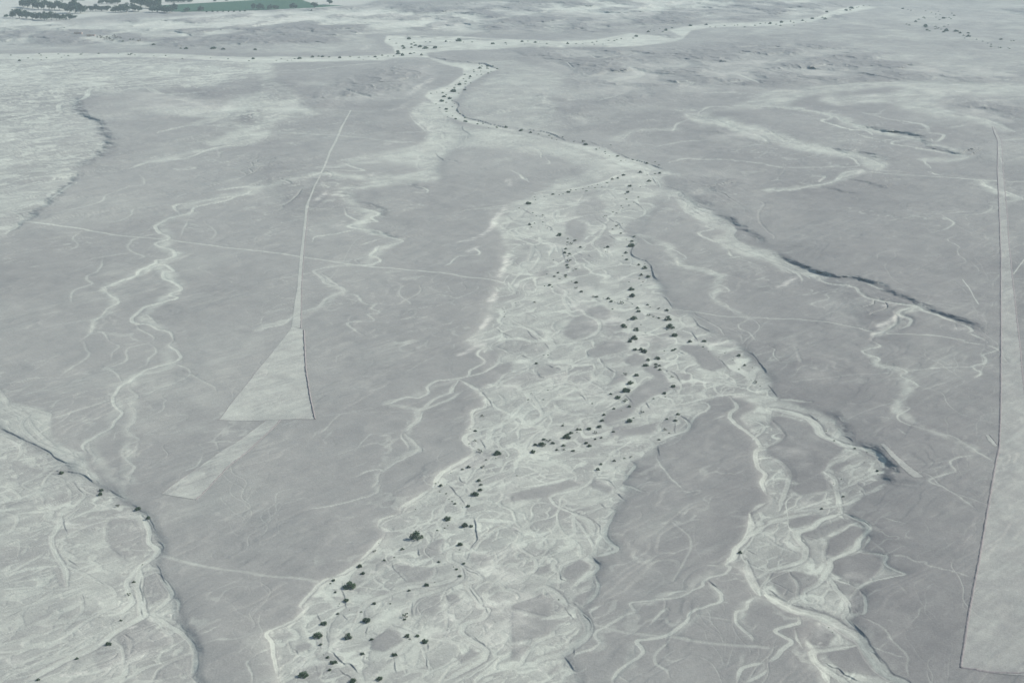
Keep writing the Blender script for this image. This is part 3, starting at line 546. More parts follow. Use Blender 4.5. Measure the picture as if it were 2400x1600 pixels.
# --- areas
wash = {}; washmask = np.zeros_like(pale)
NZ26 = fbm(GX, GY, 26, 4, 3) - 0.5
for l in rows(AREA):
    h, body = l.split('|'); h = h.split(); P = [[float(q) for q in p.split(',')] for p in body.split()]
    lv, sf = float(h[1]), int(h[2])
    big = h[3] not in ('main', 'right', 'left', 'fan', 'river', 'east'); m = rough_edge(fill(P), 14.0 if big else 2.5)
    if big: sf = int(sf*1.5)
    mb = blur(m, sf, max(1, sf//2 + 1)); wash[h[3]] = mb
    nz = NZ26
    pale = np.maximum(pale, mb*np.clip(lv + nz*0.55, 0.02, 1))
    if h[3] in ('main', 'right', 'left', 'mid', 'east', 'river', 'far'): washmask = np.maximum(washmask, mb)
isl = np.zeros_like(pale)
for (c, r, s), P in parse(ISLE, 3):
    isl = np.maximum(isl, s*blur(rough_edge(fill(P), 1.2), 2, 1))
pale *= 1 - isl*0.88
LVL -= 1.3*blur(washmask, 5, 4)
det += 0.15*isl*washmask

# --- bluffs: the far side stands higher
def step_field(P, pad):
    """signed distance to a ground polyline (positive = far / right side) and arc distance from its nearer end"""
    X, Y = to_ground(P[:, 0], P[:, 1]); L = np.r_[0, np.cumsum(np.hypot(np.diff(X), np.diff(Y)))]
    best = np.full((NV, NU), 1e9, np.float32); sg = np.zeros((NV, NU), np.float32); arc = np.zeros((NV, NU), np.float32)
    for i, W, d, s in seg_windows(P, pad):
        b = best[W]; k = d < b; b[k] = d[k]; q = sg[W]; q[k] = np.sign(s[k])
        l = L[i+1] - L[i]; perp = np.abs(s[k])/max(l, 1e-6); t = np.clip(((GX[W][k] - X[i])*(X[i+1]-X[i]) + (GY[W][k] - Y[i])*(Y[i+1]-Y[i]))/max(l*l, 1e-9), 0, 1)
        q = arc[W]; v = L[i] + t*l; q[k] = np.minimum(v, L[-1] - v)
    return best, sg, arc, L[-1]
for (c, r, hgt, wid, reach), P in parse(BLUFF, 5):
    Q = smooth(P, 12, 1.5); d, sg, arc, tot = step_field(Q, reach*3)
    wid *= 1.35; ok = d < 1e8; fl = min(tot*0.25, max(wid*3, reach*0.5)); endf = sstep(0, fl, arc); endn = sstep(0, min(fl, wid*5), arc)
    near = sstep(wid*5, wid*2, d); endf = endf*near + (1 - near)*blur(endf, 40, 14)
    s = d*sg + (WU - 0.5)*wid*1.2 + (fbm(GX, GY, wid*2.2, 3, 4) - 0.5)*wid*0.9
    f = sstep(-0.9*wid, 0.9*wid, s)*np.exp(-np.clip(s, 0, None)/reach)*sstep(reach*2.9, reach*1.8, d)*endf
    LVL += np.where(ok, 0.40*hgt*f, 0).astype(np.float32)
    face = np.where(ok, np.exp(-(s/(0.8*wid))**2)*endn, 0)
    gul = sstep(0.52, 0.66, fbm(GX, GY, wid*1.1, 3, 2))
    dark += (0.4*face*(1 - gul)).astype(np.float32); pale = pale*(1 - 0.6*face*(1 - gul)) + 0.35*face*gul  # shaded bluff faces also darkened in the soil colour, except in gullies
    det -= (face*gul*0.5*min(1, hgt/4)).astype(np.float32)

# --- hills
for l in rows(HILL):
    h, body = l.split('|'); a, sc, sf = [float(q) for q in h.split()]
    P = [[float(q) for q in p.split(',')] for p in body.split()]
    m = blur(rough_edge(fill(P), sc*0.25), int(sf*2), int(sf*0.5) + 1, 3)
    k = m > 0.01
    x, y = GX[k], GY[k]; yy = y*0.75
    wx = fbm(x, yy, sc*1.6, 3, 5)*sc*1.2; wy = fbm(x, yy, sc*1.6, 3, 0)*sc*1.2
    n = fbm(x + wx, yy + wy, sc*2.0, 5, 1, 0.47); rdg = 1 - np.abs(2*fbm(x + wy, yy + wx, sc*0.9, 4, 3, 0.5) - 1)
    hh = 0.62*(sstep(0.34, 0.72, n)*0.7 + 0.45*rdg*rdg*rdg*sstep(0.3, 0.6, n))
    LVL[k] += (a*m[k]*hh*0.55).astype(np.float32); det[k] += (a*m[k]*hh*0.45).astype(np.float32)
    gul = sstep(0.60, 0.38, n + 0.25*(0.5 - rdg))*m[k]
    pale[k] = np.clip(pale[k] + 0.16*gul - 0.4*m[k]*sstep(0.46, 0.60, n), 0, 1)
    dark[k] += 0.4*m[k]*sstep(0.45, 0.60, n)
    sand[k] += 0.35*m[k]*sstep(0.40, 0.30, n)*fbm(x, yy, sc*0.5, 3, 2)

# --- networks of small channels round gravel bars (warped cells stretched along the flow)
def cells(x, y, sd):
    xi, yi = np.floor(x).astype(np.int64), np.floor(y).astype(np.int64); f1 = np.full(x.shape, 9.0); f2 = f1.copy(); idv = np.zeros(x.shape)
    for a in (-1, 0, 1):
        for b in (-1, 0, 1):
            cx, cy = (xi + a) & 255, (yi + b) & 255
            px = xi + a + 0.1 + 0.8*_T[sd % 6][cy, cx]; py = yi + b + 0.1 + 0.8*_T[(sd + 1) % 6][cy, cx]
            d = np.hypot(x - px, y - py); n = d < f1
            f2 = np.where(n, f1, np.minimum(f2, d)); idv = np.where(n, _T[(sd + 2) % 6][cy, cx], idv); f1 = np.where(n, d, f1)
    return f1, f2, idv
def network(mask, deg, L, aspect, wd, strg, tone, sd, warp=1.0, dep=0.12, thin=0.0):
    k = mask > 0.05; x, y = GX[k], GY[k]; c, s_ = math.cos(math.radians(deg)), math.sin(math.radians(deg))
    m = mask[k]; u, v = x*c + y*s_, -x*s_ + y*c
    wx = (fbm(u/1.6, v, L*1.3, 3, sd) - 0.5)*L*1.5*warp; wy = (fbm(u/1.6, v, L*1.3, 3, sd + 2) - 0.5)*L*1.9*warp
    f1, f2, idv = cells((u + wx*aspect*0.5)/(L*aspect), (v + wy)/L, sd)
    e = (f2 - f1)*L*0.62
    w_ = np.maximum(0.62*wd*(0.2 + 1.6*fbm(x, y, L*1.4, 2, sd + 1)), 0.55*np.repeat(cellw, NU, 1)[k])
    on = sstep(thin - 0.08, thin + 0.08, fbm(x, y, L*1.1, 3, sd + 3))
    f = (1 - sstep(w_*0.65, w_*1.3, e))*on
    bar = (idv - 0.5)*tone*sstep(w_, w_*3, e)
    q = pale[k] + bar*m; pale[k] = np.maximum(q, 0.88*strg*f*m*(0.75 + 0.5*fbm(x, y, 11, 2, 1)))
    det[k] -= (dep*f*m).astype(np.float32)
wash_i = lambda n: wash[n]*(1 - 0.85*np.clip(isl, 0, 1))
NEAR = sstep(700, 1500, GY)
network(wash_i('main')*(1 - 0.5*NEAR), 50, 9, 3.0, 1.5, .92, .30, 0, thin=.40)
network(wash_i('main'), 62, 24, 2.2, 2.8, .95, .36, 3, warp=1.2, thin=.36)
network(wash_i('main')*(1 - NEAR), 44, 5.5, 3.4, 0.8, .74, .10, 4, thin=.52)
network(wash_i('right'), 58, 16, 2.6, 2.3, .92, .32, 1, warp=1.2, thin=.38); network(wash_i('right'), 48, 6, 3.0, 1.0, .8, .18, 2, thin=.46)
network(wash['left'], 40, 13, 3.4, 1.9, .82, .30, 2, warp=1.2, thin=.38); network(wash['left'], 48, 5, 3.4, 0.9, .70, .16, 5, thin=.45)
network(wash['fan'], -48, 8, 4.0, 1.2, .72, .2, 3, thin=.4)
network(wash['upper'], 34, 17, 5.0, 3.2, .74, .26, 4, warp=1.2, thin=.38); network(wash['upper'], 28, 42, 4.0, 4.0, .82, .26, 1, warp=1.3, thin=.40)
network(wash['mid'], 40, 11, 4.0, 2.2, .85, .2, 0, thin=.38); network(wash['midleft'], 32, 20, 4.0, 3.4, .72, .2, 2, thin=.42)
network(wash['east'], -52, 8, 4.0, 1.8, .82, .2, 5, thin=.4); network(wash['eastup'], -48, 14, 4.0, 2.8, .80, .2, 1, thin=.4)
network(wash['far'], 12, 26, 5.0, 5.0, .74, .2, 3, thin=.42); network(wash['riverplain'], 42, 15, 4.0, 2.2, .58, .12, 5, thin=.46)
network(wash['bowl'], 36, 15, 4.5, 2.6, .74, .16, 4, thin=.40)
mp_ = (1 - np.clip(washmask*1.5, 0, 1))*sstep(0.5, 0.62, fbm(GX, GY, 120, 3, 2))*(1 - fill([(-900, -60), (3200, -60), (3200, 140), (-900, 140)]))
network(mp_, 46, 17, 4.0, 1.3, .44, 0.0, 2, warp=1.4, dep=0.04, thin=.52)

# --- channels
qq_u, qq_v = (GX + GY)*0.7071, (GY - GX)*0.7071
def stamp(Q, wm, s, depth, core=0.55, field=None, ring=0.0):
    if field is None: field = pale
    X, Y = to_ground(Q[:, 0], Q[:, 1]); D = np.stack([np.diff(X), np.diff(Y)], 1); D /= np.hypot(D[:, 0], D[:, 1])[:, None] + 1e-9
    mn = np.array([math.hypot(cell_at(q[1])*e[1], cell_y(q[1])*e[0]) for q, e in zip(Q[:-1], D)]); mn = np.append(mn, mn[-1])
    for i, W, d, _ in seg_windows(Q, [max(w_, 1.0)*1.0 + m_*1.8 for w_, m_ in zip(wm, mn)]):
        hw = max(wm[i]*0.5, 0.70*mn[i])
        f = 1 - sstep(hw*core, hw*1.35, d)
        a = min(1.0, max(0.50, wm[i]*0.5/hw))*(s[i] if hasattr(s, '__len__') else s)
        if hw > 1.3*cell_at(Q[i, 1]): f2 = f*(0.86 + 0.18*np.exp(-((d - hw*0.85)/(0.22*hw))**2) + 0.30*(WV[W] - 0.5))
        else: f2 = f*(0.86 + 0.28*WU[W])
        q = field[W]
        if ring: q *= 1 - ring*np.exp(-((d - hw*1.45)/(0.30*hw))**2)
        np.maximum(q, f2*a, out=q)
        if depth: q = det[W]; np.minimum(q, -depth*f + q*(1 - f), out=q)
def cell_y(y):
    t = row_t(min(max(y, -200), 2400)); return (0.8 if y < 200 else STEP)*t*t/(FPX*CH)
def cell_at(y): return STEP/FPX*row_t(min(max(y, -200), 2400))
for (c, r, wz, s), P in parse(CHAN, 4):
    Q = smooth(P, 4.0, 0.7); ym = float(np.clip(Q[:, 1].mean(), 0, 1600))
    wm = np.array([w_m(wz, max(q[1], 0))*1.15 for q in Q])
    wm = wm*(0.8 + 0.4*np.interp(np.arange(len(Q)), np.arange(0, len(Q) + 8, 8), RNG.rand(len(np.arange(0, len(Q) + 8, 8)))))
    tp = np.minimum(1, 0.35 + np.minimum(np.arange(len(Q)), np.arange(len(Q))[::-1])/9.0)
    stamp(Q, wm*tp*2.4, s*0.42*np.minimum(1, tp*1.1 - 0.1), 0.05, core=0.1)
    stamp(Q, wm*tp, s*0.93*np.minimum(1, tp*1.5 - 0.4), min(0.45, 0.05*float(wm.mean()) + 0.08)*s, core=0.75, ring=0.10)
    if wm.mean() > 3.0:       # brighter thread of fresh sand inside the wide beds
        off = (RNG.rand()-0.5)*wm.mean()*0.4
        Q2 = smooth(P, 6.0, 1.8); stamp(Q2 + np.array([off/cell_at(ym)*STEP, 0]), np.full(len(Q2), wm.mean()*0.30), min(1, s*1.12), 0)
for (c, r, wz, s), P in parse(TRACK, 4):
    Q = smooth(P, 6.0, 0.4); stamp(Q, np.array([w_m(wz, q[1]) for q in Q]), s, 0.08, core=0.2)
silt = np.zeros_like(pale)
for (c, r, wz, s), P in parse(SILT, 4):
    Q = smooth(P, 9.0, 2.5); stamp(Q, np.array([w_m(wz, q[1]) for q in Q]), s, 0, core=0.0, field=silt)
silt = rough_edge(silt, 6.0); pale = np.maximum(pale, np.clip(silt*(1.15 + 1.7*(fbm(qq_u/3.0, qq_v, 12, 4, 2) - 0.5)), 0, 1))
buf = np.zeros_like(pale)
for (c, r, wz, s), P in parse(SANDL, 4):
    Q = smooth(P, 5.0, 2.0)
    stamp(Q, np.array([w_m(wz, q[1])*1.1 for q in Q]), s, 0, core=0.05, field=buf)
sand += 0.85*blur(rough_edge(buf, 3.0), 1, 1)*np.clip(3.0*(fbm(GX*0.6 + GY*0.5, GY*2.2 - GX*1.6, 7, 4, 3) - 0.30), 0, 1.0)

# --- braided threads grown along the traced flow
def guides(keys):
    G = []
    for (c, r, wz, s), P in parse(CHAN, 4):
        m = P.mean(0)
        if keys(m): G.append(P)
    A, T = [], []
    for P in G:
        X, Y = to_ground(P[:, 0], P[:, 1])
        for i in range(len(P) - 1):
            v = np.array([X[i+1] - X[i], Y[i+1] - Y[i]]); n = np.hypot(*v)
            if n < 2: continue
            if v[1] > 0: v = -v
            for t in (0.25, 0.75): A.append([X[i] + v[0]*0 + (X[i+1]-X[i])*t, Y[i] + (Y[i+1]-Y[i])*t]); T.append(v/n)
    return np.array(A), np.array(T)
def grow(mask, A, T, n, box, steps, ds, wr, amp, sr, bias=None, sgain=1.0, depth=0.12):
    x0, y0, x1, y1 = box
    px = RNG.rand(n*8)*(x1 - x0) + x0; py = y0 + (y1 - y0)*RNG.rand(n*8)**1.0
    ok = mask_at(mask, px, py) > 0.4; px, py = px[ok][:n], py[ok][:n]; n = len(px)
    X, Y = to_ground(px, py); ph = RNG.rand(n)*6.28; lam = 26 + RNG.rand(n)*60; am = amp*(0.1 + 0.5*RNG.rand(n)); tr = [np.stack([X, Y], 1)]
    sc = Y/900.0; alive = np.ones(n, bool); al = [alive.copy()]
    for k in range(steps):
        d2 = (X[:, None] - A[None, :, 0])**2 + (Y[:, None] - A[None, :, 1])**2 + 60.0*(sc[:, None]**2)
        wgt = 1/d2**1.5; V = (wgt[:, :, None]*T[None]).sum(1)/wgt.sum(1)[:, None]
        if bias is not None: V = V*0.5 + np.array(bias)*0.5
        V /= np.hypot(V[:, 0], V[:, 1])[:, None] + 1e-6
        nz = (vnoise(X/(46*sc), Y/(46*sc), 3) - 0.5)*2.3 + (vnoise(X/(17*sc) + 7, Y/(17*sc), 1) - 0.5)*1.7
        th = am*np.sin(ph + k*ds*6.28/lam) + nz; c, s_ = np.cos(th), np.sin(th)
        V = np.stack([V[:, 0]*c - V[:, 1]*s_, V[:, 0]*s_ + V[:, 1]*c], 1)
        X = X + V[:, 0]*ds*sc; Y = Y + V[:, 1]*ds*sc
        p, q = to_pix(X, np.maximum(Y, 150)); alive = alive & (Y > 200) & (mask_at(mask, p, q) > 0.25)
        tr.append(np.stack([X, Y], 1)); al.append(alive.copy())
        if not alive.any(): break
    tr = np.array(tr); al = np.array(al)
    for j in range(n):
        L = int(al[:, j].sum())
        if L < 6: continue
        P = tr[:L, j]; p, q = to_pix(P[:, 0], P[:, 1]); Q = np.stack([p, q], 1)
        wd = (wr[0] + (wr[1] - wr[0])*RNG.rand()**2.2)*sc[j]
        tp = np.minimum(1, 0.3 + np.minimum(np.arange(L), np.arange(L)[::-1])/6.0)
        s = sr[0] + (sr[1] - sr[0])*RNG.rand()
        stamp(Q, wd*tp, s*sgain, min(0.35, depth*wd**0.5))
def mask_at(m, px, py):
    i = np.clip(np.searchsorted(US, px), 0, NU - 1); j = np.clip(np.searchsorted(VS, py), 0, NV - 1); return m[j, i]
mm = wash['main']*(1 - np.clip(isl, 0, 1)*0.9)
A, T = guides(lambda m: 600 < m[0] < 1850 and m[1] > 380)
grow(mm, A, T, 50, (600, 400, 1850, 1100), 70, 2.2, (0.45, 2.8), 0.9, (.62, 1.0))
grow(mm, A, T, 30, (600, 1000, 1700, 1640), 80, 2.2, (0.4, 2.8), 0.8, (.62, 1.0))
mr = wash['right']*(1 - np.clip(isl, 0, 1)*0.9)
A, T = guides(lambda m: m[0] > 1650 and m[1] > 850)
grow(mr, A, T, 20, (1700, 930, 2140, 1640), 60, 2.2, (0.4, 2.8), 0.8, (.62, 1.0))
A, T = guides(lambda m: m[0] < 600 and m[1] > 1080)
grow(wash['left'], A, T, 50, (-150, 1000, 520, 1640), 80, 2.2, (0.5, 3.4), 0.55, (.4, .85), bias=(-0.75, -0.65))
A, T = guides(lambda m: m[0] < 620 and m[1] < 540)
grow(wash['upper'], A, T, 160, (-200, 140, 640, 560), 80, 3.0, (0.4, 2.6), 0.5, (.45, .85), bias=(-0.80, -0.60))
A, T = guides(lambda m: 850 < m[0] < 1150 and 230 < m[1] < 450)
grow(wash['mid'], A, T, 60, (750, 230, 1120, 490), 30, 2.2, (0.5, 2.0), 0.5, (.55, .85), bias=(-0.8, -0.6))
A, T = guides(lambda m: 1400 < m[0] < 2100 and 430 < m[1] < 680)
grow(wash['east'], A, T, 60, (1560, 440, 1960, 680), 34, 2.2, (0.4, 2.0), 0.5, (.55, .85), bias=(0.55, -0.8))
grow(wash['bowl'], A, T, 60, (1040, 290, 1480, 470), 30, 2.6, (0.5, 2.0), 0.5, (.5, .8), bias=(-0.85, -0.5))
A, T = guides(lambda m: m[0] > 1600 and m[1] < 420)
# faint rills over the stony plain
full = np.ones_like(pale)*(washmask < 0.2)
grow(full, A, T, 360, (-200, 260, 2600, 1640), 26, 2.4, (0.3, 0.9), 0.25, (.16, .42), bias=(-1.0, -1.0), depth=0.08)
grow(full, A, T, 50, (-200, 300, 2600, 1600), 46, 2.2, (0.6, 1.6), 1.0, (.2, .45), bias=(-0.7, -0.9), depth=0.14)

# --- cut banks
lines = []
def wiggle(P):
    if len(P) > 3: return P
    out = [P[0]]
    for a, b in zip(P[:-1], P[1:]):
        n = max(1, int(np.hypot(*(b - a))/14)); nv = np.array([-(b - a)[1], (b - a)[0]])/max(np.hypot(*(b - a)), 1)
        for t in range(1, n): out.append(a + (b - a)*t/n + nv*RNG.randn()*1.6)
        out.append(b)
    return np.array(out)
for l in rows(BANK):
    h, body = l.split('|'); c, r = [float(q) for q in h.split()]
    for pl in body.split(';'): lines.append(smooth(wiggle(pts(c, r, pl)), 4.0, 0.8))
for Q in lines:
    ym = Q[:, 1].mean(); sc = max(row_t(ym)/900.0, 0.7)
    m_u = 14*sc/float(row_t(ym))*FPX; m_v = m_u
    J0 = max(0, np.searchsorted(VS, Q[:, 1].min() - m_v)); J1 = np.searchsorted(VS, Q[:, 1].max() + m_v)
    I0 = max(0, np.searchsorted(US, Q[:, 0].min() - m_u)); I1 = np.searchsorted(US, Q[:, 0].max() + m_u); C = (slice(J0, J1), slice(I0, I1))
    X, Y = to_ground(Q[:, 0], Q[:, 1]); gx, gy = GX[C], GY[C]
    best = np.full(gx.shape, 1e9); sg = np.zeros(gx.shape); along = np.zeros(gx.shape)
    for i in range(len(Q) - 1):
        dx, dy = X[i+1] - X[i], Y[i+1] - Y[i]; ax, ay = gx - X[i], gy - Y[i]; t = np.clip((ax*dx + ay*dy)/(dx*dx + dy*dy + 1e-9), 0, 1)
        d = np.hypot(ax - t*dx, ay - t*dy); k = d < best; best[k] = d[k]; sg[k] = np.sign(dx*ay - dy*ax)[k]; along[k] = np.minimum(i + t, len(Q) - 1 - i - t)[k]
    s = best*sg + (WV[C] - 0.5)*0.5*sc; fade = sstep(-1, min(4, len(Q)*0.3), along)
    hb = (0.42 if len(Q) > 22 else 0.24)*sc; wd = 0.15*sc
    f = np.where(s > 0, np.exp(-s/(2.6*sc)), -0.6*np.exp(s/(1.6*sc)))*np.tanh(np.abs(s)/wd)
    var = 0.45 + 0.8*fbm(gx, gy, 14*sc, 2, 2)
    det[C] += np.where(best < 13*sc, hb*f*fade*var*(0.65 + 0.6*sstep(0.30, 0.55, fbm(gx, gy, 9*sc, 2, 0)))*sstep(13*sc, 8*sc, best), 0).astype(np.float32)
    pale[C] *= 1 - 0.5*np.exp(-(s/(0.4*sc))**2)*fade  # shadow line of the bank deepened by painting the soil darker
del full

# --- mottled wash floors
pale *= 1 - 0.55*np.clip(isl, 0, 1)
ca, sa = math.cos(math.radians(38)), math.sin(math.radians(38)); qu, qv = GX*ca + GY*sa, -GX*sa + GY*ca
mot = fbm(qu/2.4, qv, 7, 4, 2, 0.6) - 0.5; mot2 = fbm(qu/1.5, qv, 22, 3, 5) - 0.5
pale += (washmask + 0.6*(wash['left'] + wash['upper'] + wash['fan']).clip(0, 1)).clip(0, 1)*(mot*0.5 + mot2*0.25); sand += np.clip(washmask*(fbm(GX, GY, 30, 5, 0, 0.62) - 0.60)*2.5*(mot + 0.45), 0, 0.25)
# --- stony plain tone
reg = fbm(GX, GY, 160, 4, 2) - 0.5
dark += 1.0*reg + 0.10 + 0.30*sstep(1500, 2300, GY) + 0.60*sstep(1250, 2100, 1200 + FPX*GX/np.maximum(TV[:, None], 1))*sstep(2600, 1400, GY)  # darker to the right: varnish, with some haze and vignette put into the colour
ang = math.radians(45); ca, sa = math.cos(ang), math.sin(ang)
su, sv = GX*ca + GY*sa, -GX*sa + GY*ca
stk = vnoise(su/60, sv/7, 1)*0.5 + vnoise(su/26 + 9, sv/2.6, 2)*0.5
pale += (1 - washmask)*np.clip(stk - 0.55, 0, 1)*0.5
pale += (1 - washmask)*sstep(0.5, 0.75, fbm(GX, GY, 95, 4, 5))*0.22
tn = fbm(su/2.6, sv, 75, 5, 3, 0.55); ndry = np.clip(1 - blur(np.clip(washmask*1.4, 0, 1), 22, 10, 3)*1.6, 0, 1)
for th in (0.40, 0.455, 0.51, 0.565):
    st = sstep(th - 0.013, th + 0.013, tn); det += (0.30*ndry*st).astype(np.float32)
    pale += 0.16*ndry*np.exp(-((tn - th + 0.008)/0.006)**2)*fbm(GX, GY, 40, 2, 4)*1.4
rel = sstep(4000, 900, GY)
det += ((fbm(GX, GY, 9, 4, 0) - 0.5)*(0.26 + 0.06*washmask) + (stk - 0.5)*0.12*(1 - washmask) + (fbm(GX, GY, 80, 4, 4) - 0.5)*4.0 + (np.abs(fbm(GX*0.8 + GY*0.6, (GY*0.8 - GX*0.6)*2.2, 60, 4, 1) - 0.5)*-2.2)*(1 - washmask)).astype(np.float32)
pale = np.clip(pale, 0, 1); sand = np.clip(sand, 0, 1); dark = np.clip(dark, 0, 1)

# --- valley farmland is level and pale
fm = blur(fill([(-900, -60), (0, 44), (60, 44), (110, 50), (170, 47), (200, 42), (300, 30), (420, 28), (600, 27), (740, 20), (860, 12), (900, -8), (1300, -80), (-900, -200)]), 6, 2)
det *= 1 - fm; LVL = LVL*(1 - fm); pale = pale*(1 - fm) + fm*(0.42 + 0.4*(fbm(GX, GY, 60, 3, 1) - 0.3)); dark *= 1 - fm; sand = np.clip(sand*(1 - fm) + 0.15*fm, 0, 1)
pale = np.clip(pale, 0, 1)

pale = 0.78*pale**1.5
# --- final vertex positions: survey points moved along their sight line to the surveyed level, then the fine relief
kk = 1 - LVL/CH
VX, VY, VZ = GX*kk, GY*kk, LVL + det
def surf(px, py):
    """point of the finished ground under a photo pixel"""
    px = np.asarray(px, float); py = np.asarray(py, float)
    i = np.clip(np.searchsorted(US, px) - 1, 0, NU - 2); j = np.clip(np.searchsorted(VS, py) - 1, 0, NV - 2)
    fx = np.clip((px - US[i])/(US[i+1] - US[i]), 0, 1); fy = np.clip((py - VS[j])/(VS[j+1] - VS[j]), 0, 1)
    o = [(A_[j, i]*(1-fx) + A_[j, i+1]*fx)*(1-fy) + (A_[j+1, i]*(1-fx) + A_[j+1, i+1]*fx)*fy for A_ in (VX, VY, VZ)]
    return np.stack(o, -1)

def grid_mesh(name, ids, faces, soil, mat, nrm=None):
    me = bpy.data.meshes.new(name); me.vertices.add(len(ids)); me.vertices.foreach_set('co', ids.astype(np.float32).ravel())
    n = len(faces); me.loops.add(4*n); me.loops.foreach_set('vertex_index', faces.astype(np.int32).ravel())
    me.polygons.add(n); me.polygons.foreach_set('loop_start', (np.arange(n)*4).astype(np.int32)); me.polygons.foreach_set('loop_total', np.full(n, 4, np.int32))
    me.update(calc_edges=True); me.polygons.foreach_set('use_smooth', np.ones(n, bool))
    if soil is not None:
        a = me.color_attributes.new('soil', 'FLOAT_COLOR', 'POINT'); a.data.foreach_set('color', soil.astype(np.float32).ravel())
    if nrm is not None: me.normals_split_custom_set_from_vertices(nrm.astype(np.float32))
    me.materials.append(mat); o = bpy.data.objects.new(name, me); SC.collection.objects.link(o); return o

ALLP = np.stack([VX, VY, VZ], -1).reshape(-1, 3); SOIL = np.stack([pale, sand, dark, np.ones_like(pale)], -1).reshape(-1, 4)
quad = np.stack([JI[:-1, :-1]*NU + II[:-1, :-1], JI[1:, :-1]*NU + II[:-1, :-1], JI[1:, :-1]*NU + II[:-1, :-1] + 1, JI[:-1, :-1]*NU + II[:-1, :-1] + 1], -1).reshape(-1, 4)
# whole-sheet vertex normals so the pieces of ground meet without a seam
P3 = ALLP.reshape(NV, NU, 3); du = np.gradient(P3, axis=1); dv = np.gradient(P3, axis=0)
NRM = np.cross(dv, du).reshape(-1, 3); NRM *= np.sign(NRM[:, 2:3] + 1e-9); NRM /= np.linalg.norm(NRM, axis=1, keepdims=True)
wq = (washmask[:-1, :-1].ravel() > 0.5); hm = np.zeros_like(pale)
for l in rows(HILL)[:1]:
    P = [[float(q) for q in p.split(',')] for p in l.split('|')[1].split()]; hm = fill(P)
hq = (hm[:-1, :-1].ravel() > 0.5) & ~wq; fq = (fm[:-1, :-1].ravel() > 0.5) & ~wq & ~hq
for nm, k in (('ground', ~(wq | hq | fq)), ('dry_riverbed', wq), ('hills', hq), ('valley_floor', fq)):
    F = quad[k]; used = np.unique(F); remap = np.zeros(len(ALLP), np.int64); remap[used] = np.arange(len(used))
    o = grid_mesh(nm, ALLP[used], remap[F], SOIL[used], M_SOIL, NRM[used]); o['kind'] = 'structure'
# ------------------------------------------------------------------ cleared ground drawings with their stone borders
def link(name, me, mat, parent=None):
    o = bpy.data.objects.new(name, me)
    if mat and not me.materials: me.materials.append(mat)
    SC.collection.objects.link(o)
    if parent: o.parent = parent
    return o
def resamp(P, n):
    P = np.asarray(P, float); s = np.r_[0, np.cumsum(np.hypot(*np.diff(P, axis=0).T))]; t = np.linspace(0, s[-1], n)
    return np.stack([np.interp(t, s, P[:, 0]), np.interp(t, s, P[:, 1])], 1)
def drape(name, Lp, Rp, nu, nv, root, level, lift=0.10, texture=0.2):
    A_, B_ = resamp(Lp, nv), resamp(Rp, nv); nz = (RNG.rand(nv, 2) - 0.5)*1.0
    A_ = A_ + np.stack([nz[:, 0], 0*nz[:, 0]], 1)*0.8; B_ = B_ + np.stack([nz[:, 1], 0*nz[:, 1]], 1)*0.8
    u = np.linspace(0, 1, nu)[None, :, None]; PX = A_[:, None]*(1 - u) + B_[:, None]*u
    V = surf(PX[..., 0], PX[..., 1]); V[..., 2] += lift
    i = np.clip(np.searchsorted(US, PX[..., 0]), 0, NU-1); j = np.clip(np.searchsorted(VS, PX[..., 1]), 0, NV-1)
    gx, gy = GX[j, i], GY[j, i]
    pl = np.clip(level + texture*0.9*(fbm(gx, gy, 9, 5, 2, 0.65) - 0.5) + texture*0.35*(vnoise(su[j, i]/14, sv[j, i]/2.0, 1) - 0.5) + 0.25*pale[j, i] + 0.35*np.clip(stk[j, i] - 0.55, 0, 1), 0, 1)
    so = np.stack([pl, 0.35*sand[j, i] + 0.10*fbm(gx, gy, 20, 3, 1), 0.3*dark[j, i], np.ones_like(pl)], -1)
    JJ, KK = np.meshgrid(np.arange(nv - 1), np.arange(nu - 1), indexing='ij')
    F = np.stack([JJ*nu + KK, (JJ+1)*nu + KK, (JJ+1)*nu + KK + 1, JJ*nu + KK + 1], -1).reshape(-1, 4)
    o = grid_mesh(name, (V - np.array(root.location)).reshape(-1, 3), F, so.reshape(-1, 4), M_CLEAR); o.parent = root
    return o
def berm(P, root, hgt=0.5, wid=1.3, name='stone_border', broken=0.0):
    n = max(6, int(np.hypot(*np.diff(np.asarray(P, float), axis=0).T).sum()/2.2)); Q = resamp(P, n); V = surf(Q[:, 0], Q[:, 1])
    d = np.gradient(V[:, :2], axis=0); d /= np.hypot(d[:, 0], d[:, 1])[:, None] + 1e-9; nr = np.stack([-d[:, 1], d[:, 0]], 1)
    r = 0.65 + 0.7*RNG.rand(n, 1); prof = [(-1.0, -0.15), (-0.45, 0.75), (0.1, 1.0), (0.5, 0.7), (1.0, -0.15)]
    vs = []
    for k, (a, b) in enumerate(prof):
        j = 1 + 0.25*(RNG.rand(n, 1) - 0.5)
        vs.append(np.concatenate([V[:, :2] + nr*a*wid*0.5*j, V[:, 2:3] + 0.05 + b*hgt*r*(1 - broken*(RNG.rand(n, 1) < 0.3))], 1))
    vs = np.stack(vs, 1) - np.array(root.location); m = len(prof)
    JJ, KK = np.meshgrid(np.arange(n - 1), np.arange(m - 1), indexing='ij')
    F = np.stack([JJ*m + KK, (JJ+1)*m + KK, (JJ+1)*m + KK + 1, JJ*m + KK + 1], -1).reshape(-1, 4)
    o = grid_mesh(name, vs.reshape(-1, 3), F, None, M_STONE); o.parent = root; return o
def geo_root(name, px, py, label, cat='geoglyph', group=None):
    o = bpy.data.objects.new(name, None); SC.collection.objects.link(o); o.location = Vector(surf(px, py)); return tag(o, label, cat, group)

